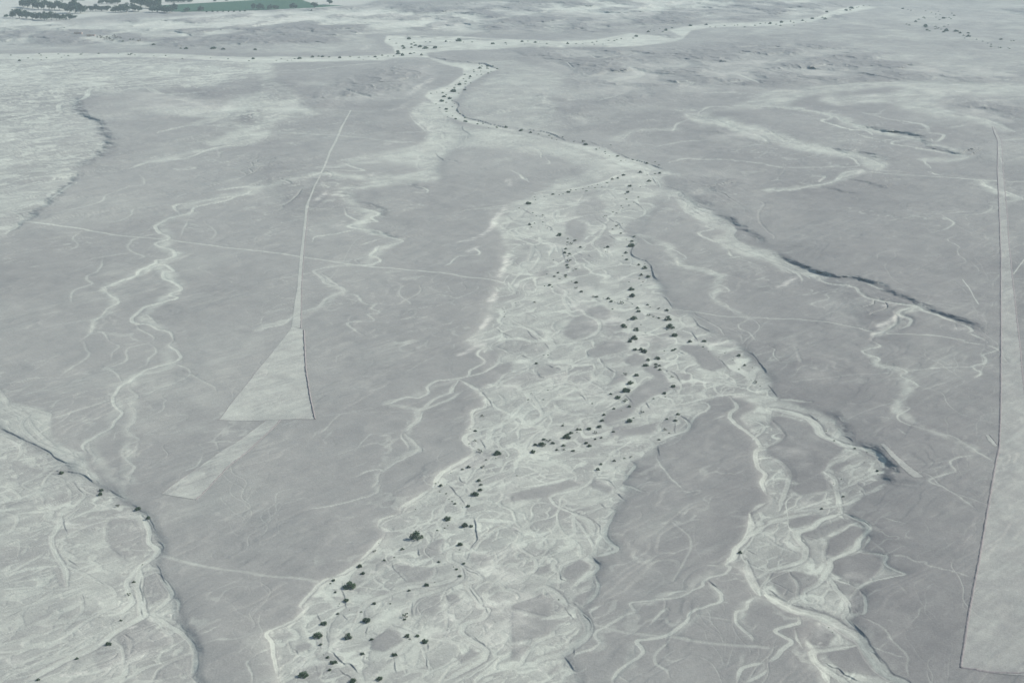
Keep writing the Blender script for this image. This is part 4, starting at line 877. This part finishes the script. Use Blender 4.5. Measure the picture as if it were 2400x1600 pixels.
g = geo_root('ground_drawing', 640, 981, 'large pale cleared triangle with a dark stone edge at the foot of the thin line')
Ltri = [(684, 767), (680, 777), (640, 826), (599, 874), (556, 927), (513, 981)]; Rtri = [(706, 774), (712, 777), (716, 860), (725, 920), (738, 982)]
drape('cleared_ground', Ltri, Rtri, 130, 140, g, 0.30, 0.14, 0.6)
berm(Rtri[1:], g, 0.7, 1.5, broken=0.6); berm(Ltri[2:], g, 0.14, 0.7, broken=0.8); berm([(508, 981), (513, 981), (640, 981), (738, 983)], g, 0.08, 0.6); 
g = geo_root('ground_drawing', 703, 604, 'long thin pale line running up from the tip of the cleared triangle')
drape('cleared_ground', GEO['strip_l'], GEO['strip_r'], 14, 330, g, 0.34, 0.14, 0.3)
berm(GEO['strip_r'][:10], g, 0.30, 1.0, broken=0.7)
g = geo_root('ground_drawing', 530, 1080, 'pale cleared strip slanting down to the left below the base of the cleared triangle')
drape('cleared_ground', GEO['low_l'], GEO['low_r'], 60, 170, g, 0.25, 0.14, 0.7)
berm(GEO['low_l'], g, 0.16, 0.8, broken=0.8); berm(GEO['low_r'], g, 0.30, 0.8, broken=0.8)
g = geo_root('ground_drawing', 2340, 1000, 'very long pale cleared trapezoid along the right side, widening towards the viewer')
drape('cleared_ground', GEO['big_l'], GEO['big_r'], 170, 640, g, 0.08, 0.14, 0.5)
berm(GEO['big_l'], g, 0.5, 1.6, broken=0.6); berm(GEO['big_r'], g, 0.25, 1.3, broken=0.6)
berm([(2252, 1562), (2300, 1570), (2400, 1579), (2486, 1600)], g, 0.3, 1.8)
g = geo_root('ground_drawing', 2120, 1090, 'small narrow pale wedge between the curved dark bluff and the long right trapezoid')
drape('cleared_ground', GEO['wedge_l'], GEO['wedge_r'], 16, 60, g, 0.14, 0.14, 0.2); berm(GEO['wedge_r'], g, 0.22, 0.7)
g = geo_root('ground_drawing', 2322, 1034, 'shortest pale cleared stub touching the left edge of the long right trapezoid')
drape('cleared_ground', GEO['stub_l'], GEO['stub_r'], 8, 24, g, 0.22, 0.14, 0.2); berm(GEO['stub_r'], g, 0.35, 0.8)
g = geo_root('ground_drawing', 2387, 626, 'short pale line slanting up to the right edge, just right of the long trapezoid')
drape('cleared_ground', [(2373, 641), (2386, 625), (2400, 608), (2412, 594)], [(2377, 641), (2390, 625), (2404, 608), (2416, 594)], 5, 40, g, 0.3, 0.14, 0.2)

# ------------------------------------------------------------------ plants
def leaf_mesh(name, kind, n, seed, mat, leaf=0.09):
    """unit plant: about 1 m wide, built of many small leaf faces on short clumps"""
    r = random.Random(seed); V = []; F = []
    clumps = []
    nc = {'dome': 16, 'open': 9, 'tree': 26, 'tall': 24}[kind]
    for i in range(nc):
        a = r.uniform(0, 6.283); q = math.sqrt(r.random())
        if kind == 'dome': c = (0.36*q*math.cos(a), 0.36*q*math.sin(a), r.uniform(0.08, 0.34*(1.1 - q*q))); s = r.uniform(0.09, 0.17)
        elif kind == 'open': c = (0.42*q*math.cos(a), 0.42*q*math.sin(a), r.uniform(0.06, 0.38)); s = r.uniform(0.05, 0.12)
        elif kind == 'tree': c = (0.38*q*math.cos(a), 0.38*q*math.sin(a), r.uniform(0.22, 0.86 - 0.3*q)); s = r.uniform(0.09, 0.19)
        else: c = (0.22*q*math.cos(a), 0.22*q*math.sin(a), r.uniform(0.25, 1.25)); s = r.uniform(0.09, 0.16)
        clumps.append((c, s))
    for i in range(n):
        c, s = r.choice(clumps)
        d = Vector((r.gauss(0, 1), r.gauss(0, 1), r.gauss(0, 0.8))); d.normalize(); d *= s*(0.55 + 0.5*r.random())
        p = Vector(c) + d
        if p.z < 0.015: p.z = 0.015 + abs(p.z)*0.2
        u = Vector((r.gauss(0, 1), r.gauss(0, 1), r.gauss(0, 0.6))).normalized(); t = u.cross(Vector((r.gauss(0, 1), r.gauss(0, 1), r.gauss(0, 1)))).normalized()
        L = leaf*r.uniform(0.6, 1.4); W = L*0.45; b = len(V)
        V += [p - u*L*0.5, p + t*W*0.5, p + u*L*0.5, p - t*W*0.5]; F.append((b, b+1, b+2, b+3))
    me = bpy.data.meshes.new(name); me.from_pydata([tuple(v) for v in V], [], F); me.materials.append(mat); me.update(); return me, clumps
def stem_mesh(name, clumps, tree, seed):
    r = random.Random(seed); V = []; F = []
    def tube(a, b, ra, rb, k=5):
        a, b = Vector(a), Vector(b); d = (b - a).normalized(); x = d.orthogonal().normalized(); y = d.cross(x); o = len(V)
        for q in range(k):
            t = 6.283*q/k; V.append(tuple(a + (x*math.cos(t) + y*math.sin(t))*ra))
        for q in range(k):
            t = 6.283*q/k; V.append(tuple(b + (x*math.cos(t) + y*math.sin(t))*rb))
        for q in range(k): F.append((o + q, o + (q+1) % k, o + k + (q+1) % k, o + k + q))
    if tree:
        fork = Vector((r.uniform(-.03, .03), r.uniform(-.03, .03), 0.24)); tube((0, 0, -0.05), fork, 0.035, 0.024, 7)
    else: fork = Vector((0, 0, -0.02))
    for (c, s) in clumps:
        mid = fork.lerp(Vector(c), 0.5) + Vector((r.uniform(-.03, .03), r.uniform(-.03, .03), r.uniform(-0.01, .03)))
        w0 = 0.012 if tree else 0.010; tube(fork, mid, w0, w0*0.7, 4); tube(mid, c, w0*0.7, w0*0.25, 4)
    me = bpy.data.meshes.new(name); me.from_pydata(V, [], F); me.materials.append(M_BARK); me.update(); return me
SH = []
for i, (kind, n, mat) in enumerate([('dome', 620, M_LEAF), ('dome', 560, M_LEAF), ('dome', 620, M_LEAF), ('open', 330, M_LEAF), ('open', 210, M_DRY), ('dome', 460, M_LEAF)]):
    me, cl = leaf_mesh('foliage', kind, n, 20 + i, mat, 0.105); SH.append((me, stem_mesh('stem', cl, False, 50 + i)))
TR = []
for i, (kind, n) in enumerate([('tree', 1500), ('tree', 1500), ('tree', 1300), ('tall', 1200)]):
    me, cl = leaf_mesh('crown', kind, n, 90 + i, M_TREE, 0.12); TR.append((me, stem_mesh('trunk', cl, True, 70 + i)))
def place_plant(name, px, py, width, pair, pn, label, cat, group, hs=1.0, rz=None, asp=1.0):
    p = surf(px, py); r = bpy.data.objects.new(name, None); SC.collection.objects.link(r)
    r.location = Vector(p); r.rotation_euler = (0, 0, random.uniform(0, 6.283) if rz is None else rz); r.scale = (width*asp, width/asp if rz is None else width, width*hs)
    tag(r, label, cat, group)
    a = bpy.data.objects.new(pn[0], pair[0]); SC.collection.objects.link(a); a.parent = r
    b = bpy.data.objects.new(pn[1], pair[1]); SC.collection.objects.link(b); b.parent = r
    return r
# shrubs: region | column row | x,y,width (enlarged tile pixels; y is the foot)
BUSH = """
on the upper left rim of the broad wash|2 1|155,308,50 377,216,28 520,198,34 540,176,18 433,220,14 470,212,14 587,176,14 652,166,14 685,188,22 703,149,12 763,160,16 737,145,10 785,131,14 825,155,14 872,116,22 920,82,24 972,74,24 208,242,12 296,240,12 215,269,12
in the neck at the top of the broad wash|2 1|1025,50,30 1178,22,30 1242,44,12 1313,33,20 1357,28,24 1258,101,34 1082,150,36 1063,205,32 1177,155,14 1105,175,10 1060,174,10 1040,220,18 1052,267,20 1160,249,20 1240,122,8 1232,143,8
on the slanting bar between the upper channels|2 1|1120,293,14 1075,320,18 1003,324,16 1017,343,14 927,376,18 960,384,20 852,408,16 868,408,12 840,422,12 978,360,10
above the sharp bend of the left channel|2 1|65,345,14 190,391,18 223,418,14 285,417,26 205,482,18 160,498,30 178,521,16 284,474,16 325,528,10 358,546,12
crowded at the sharp bend of the left channel|2 1|435,598,46 513,628,22 577,647,30 510,661,22 540,682,34 505,689,12 628,713,24 495,727,26 485,759,28 530,767,24 513,783,18 543,777,10
below the sharp bend of the left channel|2 1|525,828,42 503,870,28 513,892,28 587,908,26 561,918,12 422,937,24 390,971,24 320,948,14 493,959,26 491,974,22 438,990,20 345,1049,30 368,1060,16 300,1052,16 380,820,14 450,824,8
on the right channel above its dark bank|2 1|962,504,30 925,536,20 1000,577,24 1012,480,10 990,520,10 1122,612,24 1050,634,12 1102,652,30 1093,664,12 1097,697,60 1045,758,32 1017,785,14 1053,819,26 878,710,28 850,714,16 860,746,14 877,753,10
beside the dark right bank of the upper wash|2 1|1165,866,24 1220,854,10 1220,894,44 1187,958,30 1253,978,38 1170,988,18 1075,1020,16 1203,1020,12 1187,1049,12 1095,1091,48 1107,1156,54 1063,1187,16 1085,874,8
in the diagonal row crossing the middle of the wash|2 1|547,1012,12 590,1024,32 590,1071,24 638,1105,30 748,1156,26 778,1157,32 838,1173,12 883,1181,34 912,1208,30 945,1214,10 970,1219,10 1007,1228,40 1105,1234,14 1152,1275,34 1163,1303,38 923,1281,20
on open pale sand just below the diagonal row|2 1|1247,1241,24 1270,1260,14 1345,1276,26 1422,1289,34 1255,1339,36 1298,1350,18 1350,1361,26 1322,1361,8 1433,1374,58 1120,1370,58 1062,1380,20 1022,1432,40 1030,1447,46 1185,1420,14 1142,1471,50 1450,1447,72 1425,1465,20 1492,1520,52 1123,1550,60 1090,1565,34 1227,1489,10
by the left wash branch near the path|2 1|208,1208,26 30,1212,10 -70,1300,10 -70,1346,14
down the right arm of the middle wash|2 2|1635,9,36 1765,7,36 1755,59,22 1803,99,12 2085,136,34 1955,114,12 1903,146,10 2137,220,26 2085,256,18 2028,172,10 2208,242,12 2235,382,36 2280,415,12
clustered above the long grey island in the wash|2 2|1083,13,36 1130,89,36 1185,88,40 1217,105,56 1400,88,16 1475,85,30 1498,75,26 1338,165,48 1248,185,36 1320,221,36 1355,234,26 1322,251,30 1225,236,50 1357,278,32
on the right side of the long grey island|2 2|1470,339,30 1480,426,44 1505,460,10 1400,486,34 1408,515,16 1300,534,20 1350,522,8 1198,653,38 1180,680,10 1117,698,22 1077,731,56
down the left side of the long grey island|2 2|1042,322,36 1143,327,42 1088,396,56 1050,460,74 908,486,26 975,521,50 1036,555,44 937,622,30 1077,606,30 845,678,28 1003,639,10 828,727,36 803,782,44 737,573,16
above the low bank of the grey tongue|2 2|1523,669,34 1502,723,36 1422,709,28 1505,692,10 1407,805,34 1443,831,20 1350,896,24
in the dense slanting line at the middle bend|2 2|707,803,42 600,808,26 628,806,24 540,841,38 512,849,30 502,887,66 597,831,16 765,838,34 932,827,26 822,884,24 765,898,24 727,880,10 680,935,34 642,945,10 710,960,36
at the lower left end of the dense slanting line|2 2|290,911,36 337,923,40 373,944,36 213,961,32 273,961,66 195,1023,46 412,997,26 480,998,26 561,1006,34 472,963,34
along the low edge below the dense slanting line|2 2|1090,1056,26 1033,1068,22 940,1092,28 907,1088,10 817,1119,26 788,1165,34 45,1232,14 873,1049,8
sparse over the left half of the middle wash|2 2|223,206,26 330,125,16 292,124,12 220,18,10 310,17,8 148,536,20 288,535,16 330,450,14 178,475,8 436,500,8 473,754,12 465,774,24
on the left rim beneath the forked gullies|1 2|2078,684,36 2015,823,30 2010,923,30 1957,943,16 1967,801,10 2040,792,10 2058,1027,40 2040,1001,16
by the big round shrub on the left rim|1 2|2218,1046,62 2113,1097,22 2307,1060,14 2203,1083,14 2080,1165,38 1952,1160,34 1895,1178,24 1790,1208,10
where the middle wash swings down and left|1 2|2047,1283,34 2065,1319,30 2058,1365,42 2010,1408,68 1698,1330,34 1688,1381,18 1748,1397,20 1650,1303,20 1678,1295,10 1773,1443,12 1801,1464,22 1828,1484,26 1952,1506,36 1465,1534,14 1897,1514,10 1752,1314,10
in the upper part of the wide lower wash|1 3|1762,54,66 1920,124,56 1978,126,40 1762,114,14 1733,138,18 1665,156,22 1468,226,104 1872,292,48 1343,325,32 1870,333,16
on the left rim of the lower wash|1 3|1087,348,30 1127,268,10 1270,402,20 1178,434,24 955,488,48 710,615,32 683,641,22 728,724,24 980,554,38
around the small bends of the lower wash|1 3|1680,451,26 1908,471,30 1843,523,28 1815,498,12 1873,588,32 1567,670,44 1642,641,12 1407,720,26
by the dark cut gully of the lower wash|1 3|862,676,104 828,805,48 1088,838,36 1233,841,22 767,829,14 755,848,12 753,925,30 967,911,22 858,890,10
at the bottom left of the lower wash|1 3|622,1018,60 570,1134,86 848,1152,70 595,1213,30 660,1338,34 620,1306,12 712,1387,60 677,1456,30 440,1500,90 890,1562,56
at the bottom centre of the lower wash|1 3|1375,970,58 1365,998,28 1015,1008,72 1062,1180,34 1390,1155,46 1483,1149,40 1412,1180,22 1555,1203,58 977,1307,38 1018,1341,12 1272,1322,48 1133,1545,58 1083,1382,8
along the banks of the left wash|0 2|563,1204,44 440,1019,12 930,1362,40 923,1403,44 1083,1511,36 1268,1535,50
on the pale bed of the lower left wash|0 3|1362,53,42 1228,632,28 1182,748,36 1308,465,14 1110,998,26 998,1219,52 707,1352,32 352,1560,34
around the right-hand fork of washes|2 3|2095,376,36 430,796,16 605,1110,8
along the bed below the curved dark bluff|3 2|535,828,14 607,917,20 795,994,26 908,1028,12 882,1118,10 1003,1193,28 1010,1224,12 673,1259,14 602,1295,10 692,1408,24 493,1528,28 455,719,10
on the lowest part of the right wash|3 3|558,1064,14 593,1107,12
on the white sand where the far rivers join|1 0|1863,378,50 1405,363,36 1227,372,16 1290,400,20 1452,392,20 1430,407,24 1465,419,30 1347,429,30 1360,445,30 1430,436,26 1508,433,40 1557,447,46 1645,443,40 1302,474,28 1307,500,40 1418,499,28 1452,488,22 1345,514,34 1520,512,26
on the far riverbed right of the join|1 0|1745,389,24 1783,391,12 1600,389,20 1560,386,16 1905,393,14 2175,409,34 2293,402,24 2300,416,14 1985,389,20 2444,388,26 2469,415,12 2499,382,18 2567,398,28 2672,410,20 2607,392,10
on the thin white riverbed left of the join|1 0|400,542,36 355,543,20 520,529,30 575,520,24 612,525,30 672,529,24 770,535,26 865,523,20 945,534,22 1095,531,28 1160,514,24 1035,528,14 1212,520,16 1265,520,20 187,558,14 290,557,14 232,545,16 327,555,10 985,557,10 1113,551,14
in the narrow gully just below the river join|1 0|2055,593,14 2075,611,18 2055,635,30 2128,608,30 2120,621,14 2127,635,24 2175,613,20 2217,636,24 2160,660,14 2133,673,20 2065,658,14 2000,650,18 2003,664,18 2030,690,12 2070,685,16 1917,685,22 1968,706,26 1907,723,20 1927,749,24 1960,718,20 1972,761,16 1922,771,20
in the middle bends of the narrow gully|1 0|1870,783,36 1833,785,18 1871,754,10 1822,811,22 1917,831,26 1755,819,10 1815,842,50 1863,859,14 1715,855,24 1607,861,18 1660,851,12 1727,888,34 1748,872,20 1780,909,36 1800,925,16 1710,935,40 1747,947,20 1823,960,10 1655,960,16 1687,991,18 1747,1006,28 1803,987,16 1750,1026,20 1843,1018,20 1875,1045,20 1805,1064,16 1835,1093,26 1922,1080,24 1925,1119,36
where the narrow gully turns right|1 0|1757,1070,12 2035,1144,24 2045,1120,14 2087,1139,20 2137,1180,10 2210,1169,20 2215,1188,22 2295,1183,34 2432,1214,30 2444,1201,24 2522,1231,26 2597,1242,18 2694,1255,22 2719,1278,16 2762,1293,12 2817,1271,18
at the lower end of the narrow gully|2 0|567,1306,14 655,1309,30 676,1333,38 773,1375,22 805,1365,12 855,1397,20 857,1413,14 857,1375,10 907,1336,16 970,1439,28 1000,1478,16 1045,1474,12 1110,1469,22 1147,1479,16 1237,1503,26 1315,1490,16 1350,1524,20 893,1434,10
beside the white sandbar on the far river|2 0|510,407,26 590,403,20 650,402,14 738,389,20 755,408,16 778,381,18 835,406,14 887,374,18 940,374,20 962,366,18 1003,359,18 1143,339,34 1113,355,22 1253,295,28 1305,281,14 1357,266,14 1272,275,10
upstream of the dark bend on the far river|2 0|1470,260,24 1415,280,30 1387,295,24 1640,246,32 1783,235,28 1820,253,16 1868,255,16 1953,243,20 2045,241,16 2072,237,18 2137,253,24 2232,240,20 2280,224,22 2327,217,14
on the farthest stretch of riverbed, upper right|3 0|125,211,34 115,239,24 75,228,18 20,224,30 207,200,20 235,213,18 240,232,14 317,194,26 407,178,30 345,204,12 500,167,24 523,185,32 540,117,28 455,157,10 767,81,44 718,104,32 755,99,24 817,72,14 877,58,18 833,68,12 933,55,10
high on the distant flat, top right|3 0|1237,84,26 1285,94,14 1312,99,16 1430,162,24 1440,171,20 1447,108,14 1540,136,16 1543,160,14 1580,140,14 1612,177,30 1635,168,14 1665,165,18 1690,126,16 1710,149,24 1565,112,14 1500,122,12
mid way on the distant flat, top right|3 0|1272,229,20 1298,234,24 1355,209,26 1385,186,24 1447,243,40 1447,255,26 1575,191,18 1537,251,24 1560,269,26 1590,275,16 1462,281,26 1485,290,24 1535,271,20 1637,293,40 1613,304,26 1655,238,16 1620,249,22 1680,183,18
slanting down the distant flat at top right|3 0|1725,296,44 1765,310,26 1797,334,24 1840,345,36 1840,312,26 1807,360,12 1915,370,16 1972,385,16 2020,401,16 2050,412,20 2048,432,24 2138,371,32 2233,385,18 2257,384,20 2118,438,14 2137,442,24 2205,440,12 2218,451,18
on the far left stretch of thin white riverbed|0 0|100,511,18 180,565,30 362,503,18 377,516,18 258,541,20 302,551,12 378,556,14 428,538,18 537,504,18 565,533,14 590,514,12 627,517,20 742,505,24 757,493,14 905,495,22 1195,509,36 1088,499,12 1240,512,14 1523,521,18 1415,525,12 1675,540,16 1933,534,12 2095,544,20 2325,545,30 2287,560,18
on the slope above the thin white riverbed|0 0|1660,453,24 1710,455,30 1960,452,50 2052,455,34 2345,462,30 1412,424,30 590,272,16
in the grey grove beside the two small huts|0 0|915,353,40 945,360,40 985,372,44 1000,362,36 1030,382,40 1070,362,34 1110,365,30 1195,376,24 1225,376,24 1275,390,34 1045,345,30 1130,392,24"""
ORD = ['first', 'second', 'third', 'fourth', 'fifth', 'sixth', 'seventh', 'eighth', 'ninth', 'tenth', 'eleventh', 'twelfth', 'thirteenth', 'fourteenth', 'fifteenth', 'sixteenth', 'seventeenth', 'eighteenth', 'nineteenth', 'twentieth', 'twenty-first', 'twenty-second', 'twenty-third', 'twenty-fourth', 'twenty-fifth', 'twenty-sixth', 'twenty-seventh', 'twenty-eighth', 'twenty-ninth', 'thirtieth']
bush = []
for l in rows(BUSH):
    reg, t, body = l.split('|'); c, r = [float(q) for q in t.split()]
    it = [[float(q) for q in s.split(',')] for s in body.split()]
    it = [(600*c + a/3.92, 400*r + b/3.92, w_/3.92) for a, b, w_ in it]
    n = len(it); rank = sorted(range(n), key=lambda k: it[k][2], reverse=True); byx = sorted(range(n), key=lambda k: it[k][0])
    for k, (px, py, wp) in enumerate(it):
        bush.append(dict(px=px, py=py, w=wp, reg=reg, ox=byx.index(k), n=n, top=(rank[0] == k and (n < 2 or it[rank[0]][2] > 1.15*it[rank[1]][2]))))
order = sorted(range(len(bush)), key=lambda k: bush[k]['w'], reverse=True)
keep = set(order[:296]); rest = order[296:]
for reg in {b['reg'] for b in bush}:
    ks = sorted([k for k in keep if bush[k]['reg'] == reg], key=lambda k: bush[k]['px'])
    for i, k in enumerate(ks):
        b = bush[k]; wm = b['w']/FPX*row_t(b['py'])
        size = 'largest' if b['top'] and len(ks) > 1 else None
        i2 = len(ks) - 1 - i
        if len(ks) == 1: lab = 'dark green desert shrub ' + reg
        elif size: lab = 'largest dark green shrub ' + reg
        elif i == 0: lab = 'leftmost dark green shrub ' + reg
        elif i2 == 0: lab = 'rightmost dark green shrub ' + reg
        elif i <= i2: lab = ORD[i] + ' dark shrub from the left ' + reg
        else: lab = ORD[i2] + ' dark shrub from the right ' + reg
        pi = random.choice([0, 1, 2, 5, 0, 1, 3]) if b['w'] > 6 else random.choice([0, 1, 2, 3, 5, 4])
        if reg.startswith('in the grey grove'): pi = 4; lab = lab.replace('dark green shrub', 'greyish leafless shrub').replace('dark shrub', 'greyish shrub')
        place_plant('shrub', b['px'], b['py'], wm*1.38, SH[pi], ('foliage', 'stem'), lab, 'shrub', 'desert shrubs growing on the dry riverbeds', hs=random.uniform(0.8, 1.1), asp=random.uniform(0.9, 1.12))
# the many tiny specks of scrub that remain, as one body of distant scrub
V = []; F = []
for k in rest:
    b = bush[k]; wm = b['w']/FPX*row_t(b['py']); o = surf(b['px'], b['py']); r = random.Random(k)
    for q in range(90):
        a = r.uniform(0, 6.283); d = math.sqrt(r.random())*0.5*wm; h = r.random()*(0.42*wm)*(1 - (d/(0.55*wm))**2) + 0.03
        p = Vector((o[0] + d*math.cos(a), o[1] + d*math.sin(a), o[2] + h)); u = Vector((r.gauss(0, 1), r.gauss(0, 1), r.gauss(0, 1))).normalized(); t = u.orthogonal().normalized(); L = 0.10*wm; n0 = len(V)
        V += [tuple(p - u*L), tuple(p + t*L*0.6), tuple(p + u*L), tuple(p - t*L*0.6)]; F.append((n0, n0+1, n0+2, n0+3))
me = bpy.data.meshes.new('scattered_scrub'); me.from_pydata(V, [], F); me.materials.append(M_LEAF)
o = bpy.data.objects.new('scattered_scrub', me); SC.collection.objects.link(o); tag(o, 'tiny dark specks of scrub scattered over the dry riverbeds', 'scrub', kind='stuff')

# ------------------------------------------------------------------ valley farm
def flat_poly(name, P, z, mat, extra=0.6):
    v = surf([p[0] for p in P], [p[1] for p in P]); v[:, 2] = z
    me = bpy.data.meshes.new(name); n = len(v); top = [tuple(q) for q in v]; bot = [(q[0], q[1], q[2] - extra) for q in v]
    me.from_pydata(top + bot, [], [tuple(range(n))] + [(i, (i+1) % n, n + (i+1) % n, n + i) for i in range(n)]); me.materials.append(mat); me.update()
    return link(name, me, mat)
f = flat_poly('crop_field', [(372, 14), (380, 27), (430, 28.5), (600, 25), (715, 20), (826, 14.2), (742, 12), (715, 4), (700, -3), (600, -4), (597, 1.5), (480, 8)], 0.9, M_CROP); tag(f, 'bright green irrigated crop field beyond the hills at top left', 'crop field', kind='structure')
f = flat_poly('crop_field', [(120, -10), (180, -4), (200, 2), (120, 0), (60, -4)], 0.9, M_CROP); f['kind'] = 'structure'; f['label'] = 'sliver of yellow-green crop field at the very top left'; f['category'] = 'crop field'
TREES = """in the front left clump behind the ridge|60,160,45,22 120,168,60,60 180,170,85,75 240,178,70,60 300,184,80,55 350,190,75,58 410,194,85,62 470,187,85,66 520,188,70,52 585,188,60,42 640,184,66,46 690,172,36,24
in the back row left of the green field|215,68,66,58 252,72,60,66 300,80,78,86 352,90,68,72 402,92,78,78 452,90,78,66 502,92,68,56 545,95,78,76 592,98,68,58 640,120,78,68 692,125,88,106 742,124,78,66 782,108,58,42 832,104,58,42
in the bushy belt before the green field|880,104,68,48 932,104,66,38 982,104,68,42 1062,114,76,46 1112,114,76,56 1162,114,86,68 1222,104,78,58 1272,108,68,48 1402,112,70,48 1452,117,70,58 1512,118,68,48 1562,122,68,56 1602,104,58,58 1722,112,58,33 1845,104,58,38
at the very top, touching the frame|932,38,58,34 982,38,66,40 1032,38,66,38 1082,38,58,44 1232,44,68,58 1292,64,86,88 1342,74,78,88 1392,80,78,78 1452,80,78,78
in the line along the field top edge|1542,22,48,24 1592,22,58,25 1642,22,48,22 1692,22,58,22 1742,20,48,20 1972,13,30,16 2082,8,30,14
along the near edge of the green field|2330,92,40,50 2392,95,66,48 2482,95,50,40 2532,92,60,35 2696,86,60,40 2890,77,60,44 2250,108,22,16 2205,109,18,12 2150,110,22,14 2100,111,18,12 2050,111,22,14 2000,112,18,12 1955,112,22,15 1900,112,20,12
on the pale track beyond the green field|3030,42,46,40 2862,107,16,12"""
for l in rows(TREES):
    reg, body = l.split('|'); it = sorted([[float(q) for q in s.split(',')] for s in body.split()])
    for i, (x, y, ww, hh) in enumerate(it):
        px, py = x/3.92, y/3.92; sc = row_t(py)/FPX/3.92; wm, hm_ = ww*sc*1.25, hh*sc*1.4; i2 = len(it) - 1 - i
        lab = ('leftmost leafy tree ' if i == 0 else 'rightmost leafy tree ' if i2 == 0 else ORD[i] + ' tree from left ' if i <= i2 else ORD[i2] + ' tree from right ') + reg
        k = random.choice([0, 1, 2]); z = {3: 1.35}.get(k, 0.95)
        if hh < 17: place_plant('hedge_bush', px, py, wm, SH[0], ('foliage', 'stem'), lab.replace('tree', 'dark bush').replace('leafy ', 'low '), 'bush', 'trees of the green valley', hs=hm_/wm/0.5)
        else: place_plant('tree', px, py, wm, TR[k], ('crown', 'trunk'), lab, 'tree', 'trees of the green valley', hs=hm_/wm/z, asp=random.uniform(0.93, 1.07))
# two small adobe huts below the ridge
def hut(px, py, L, D, H, label):
    r = bpy.data.objects.new('adobe_hut', None); SC.collection.objects.link(r); r.location = Vector(surf(px, py)); r.rotation_euler = (0, 0, 0.12); tag(r, label, 'hut')
    def boxes(name, bs, mat):
        V = []; F = []
        for x0, x1, y0, y1, z0, z1 in bs:
            o = len(V); V += [(x0,y0,z0),(x1,y0,z0),(x1,y1,z0),(x0,y1,z0),(x0,y0,z1),(x1,y0,z1),(x1,y1,z1),(x0,y1,z1)]
            F += [(o,o+1,o+5,o+4),(o+1,o+2,o+6,o+5),(o+2,o+3,o+7,o+6),(o+3,o,o+4,o+7),(o+4,o+5,o+6,o+7),(o+3,o+2,o+1,o)]
        me = bpy.data.meshes.new(name); me.from_pydata(V, [], F); me.update(); return link(name, me, mat, r)
    t = 0.35; dx = L*0.3
    boxes('wall', [(0, dx, 0, t, -0.6, H), (dx + 1.1, L, 0, t, -0.6, H), (dx, dx + 1.1, 0, t, H*0.78, H), (0, t, t, D - t, -0.6, H), (L - t, L, t, D - t, -0.6, H), (0, L, D - t, D, -0.6, H)], M_ADOBE)
    boxes('roof', [(-0.5, L*0.62, -0.5, D + 0.5, H + 0.02, H + 0.28)], M_ROOF)
    boxes('door', [(dx + 0.05, dx + 1.05, 0.12, 0.2, -0.3, H*0.77)], M_ROOF)
hut(174, 81.5, 17, 6, 3.6, 'small adobe hut, upper left of the two below the ridge')
hut(203, 88.5, 18, 6, 3.6, 'small adobe hut beside the grey grove, lower right of the two')

# ------------------------------------------------------------------ haze
hz = bpy.data.meshes.new('haze'); S = 45000.0
zb, zt = float(VZ.min()) - 1.0 , 380.0
hv = [(x, y, z) for z in (zb - 1, zt) for x, y in ((-S, -3000), (S, -3000), (S, 60000), (-S, 60000))]
hz.from_pydata(hv, [], [(3,2,1,0), (4,5,6,7), (0,1,5,4), (1,2,6,5), (2,3,7,6), (3,0,4,7)]); hz.update()
hm_mat = bpy.data.materials.new('haze_air'); hm_mat.use_nodes = True; t = hm_mat.node_tree; t.nodes.remove(t.nodes['Principled BSDF'])
pv = t.nodes.new('ShaderNodeVolumePrincipled'); pv.inputs['Color'].default_value = (0.74, 0.93, 1.0, 1); pv.inputs['Density'].default_value = 0.000055; pv.inputs['Anisotropy'].default_value = 0.0
t.links.new(pv.outputs[0], t.nodes['Material Output'].inputs['Volume'])
hz.materials.append(hm_mat); ho = bpy.data.objects.new('haze', hz); SC.collection.objects.link(ho); ho['kind'] = 'stuff'
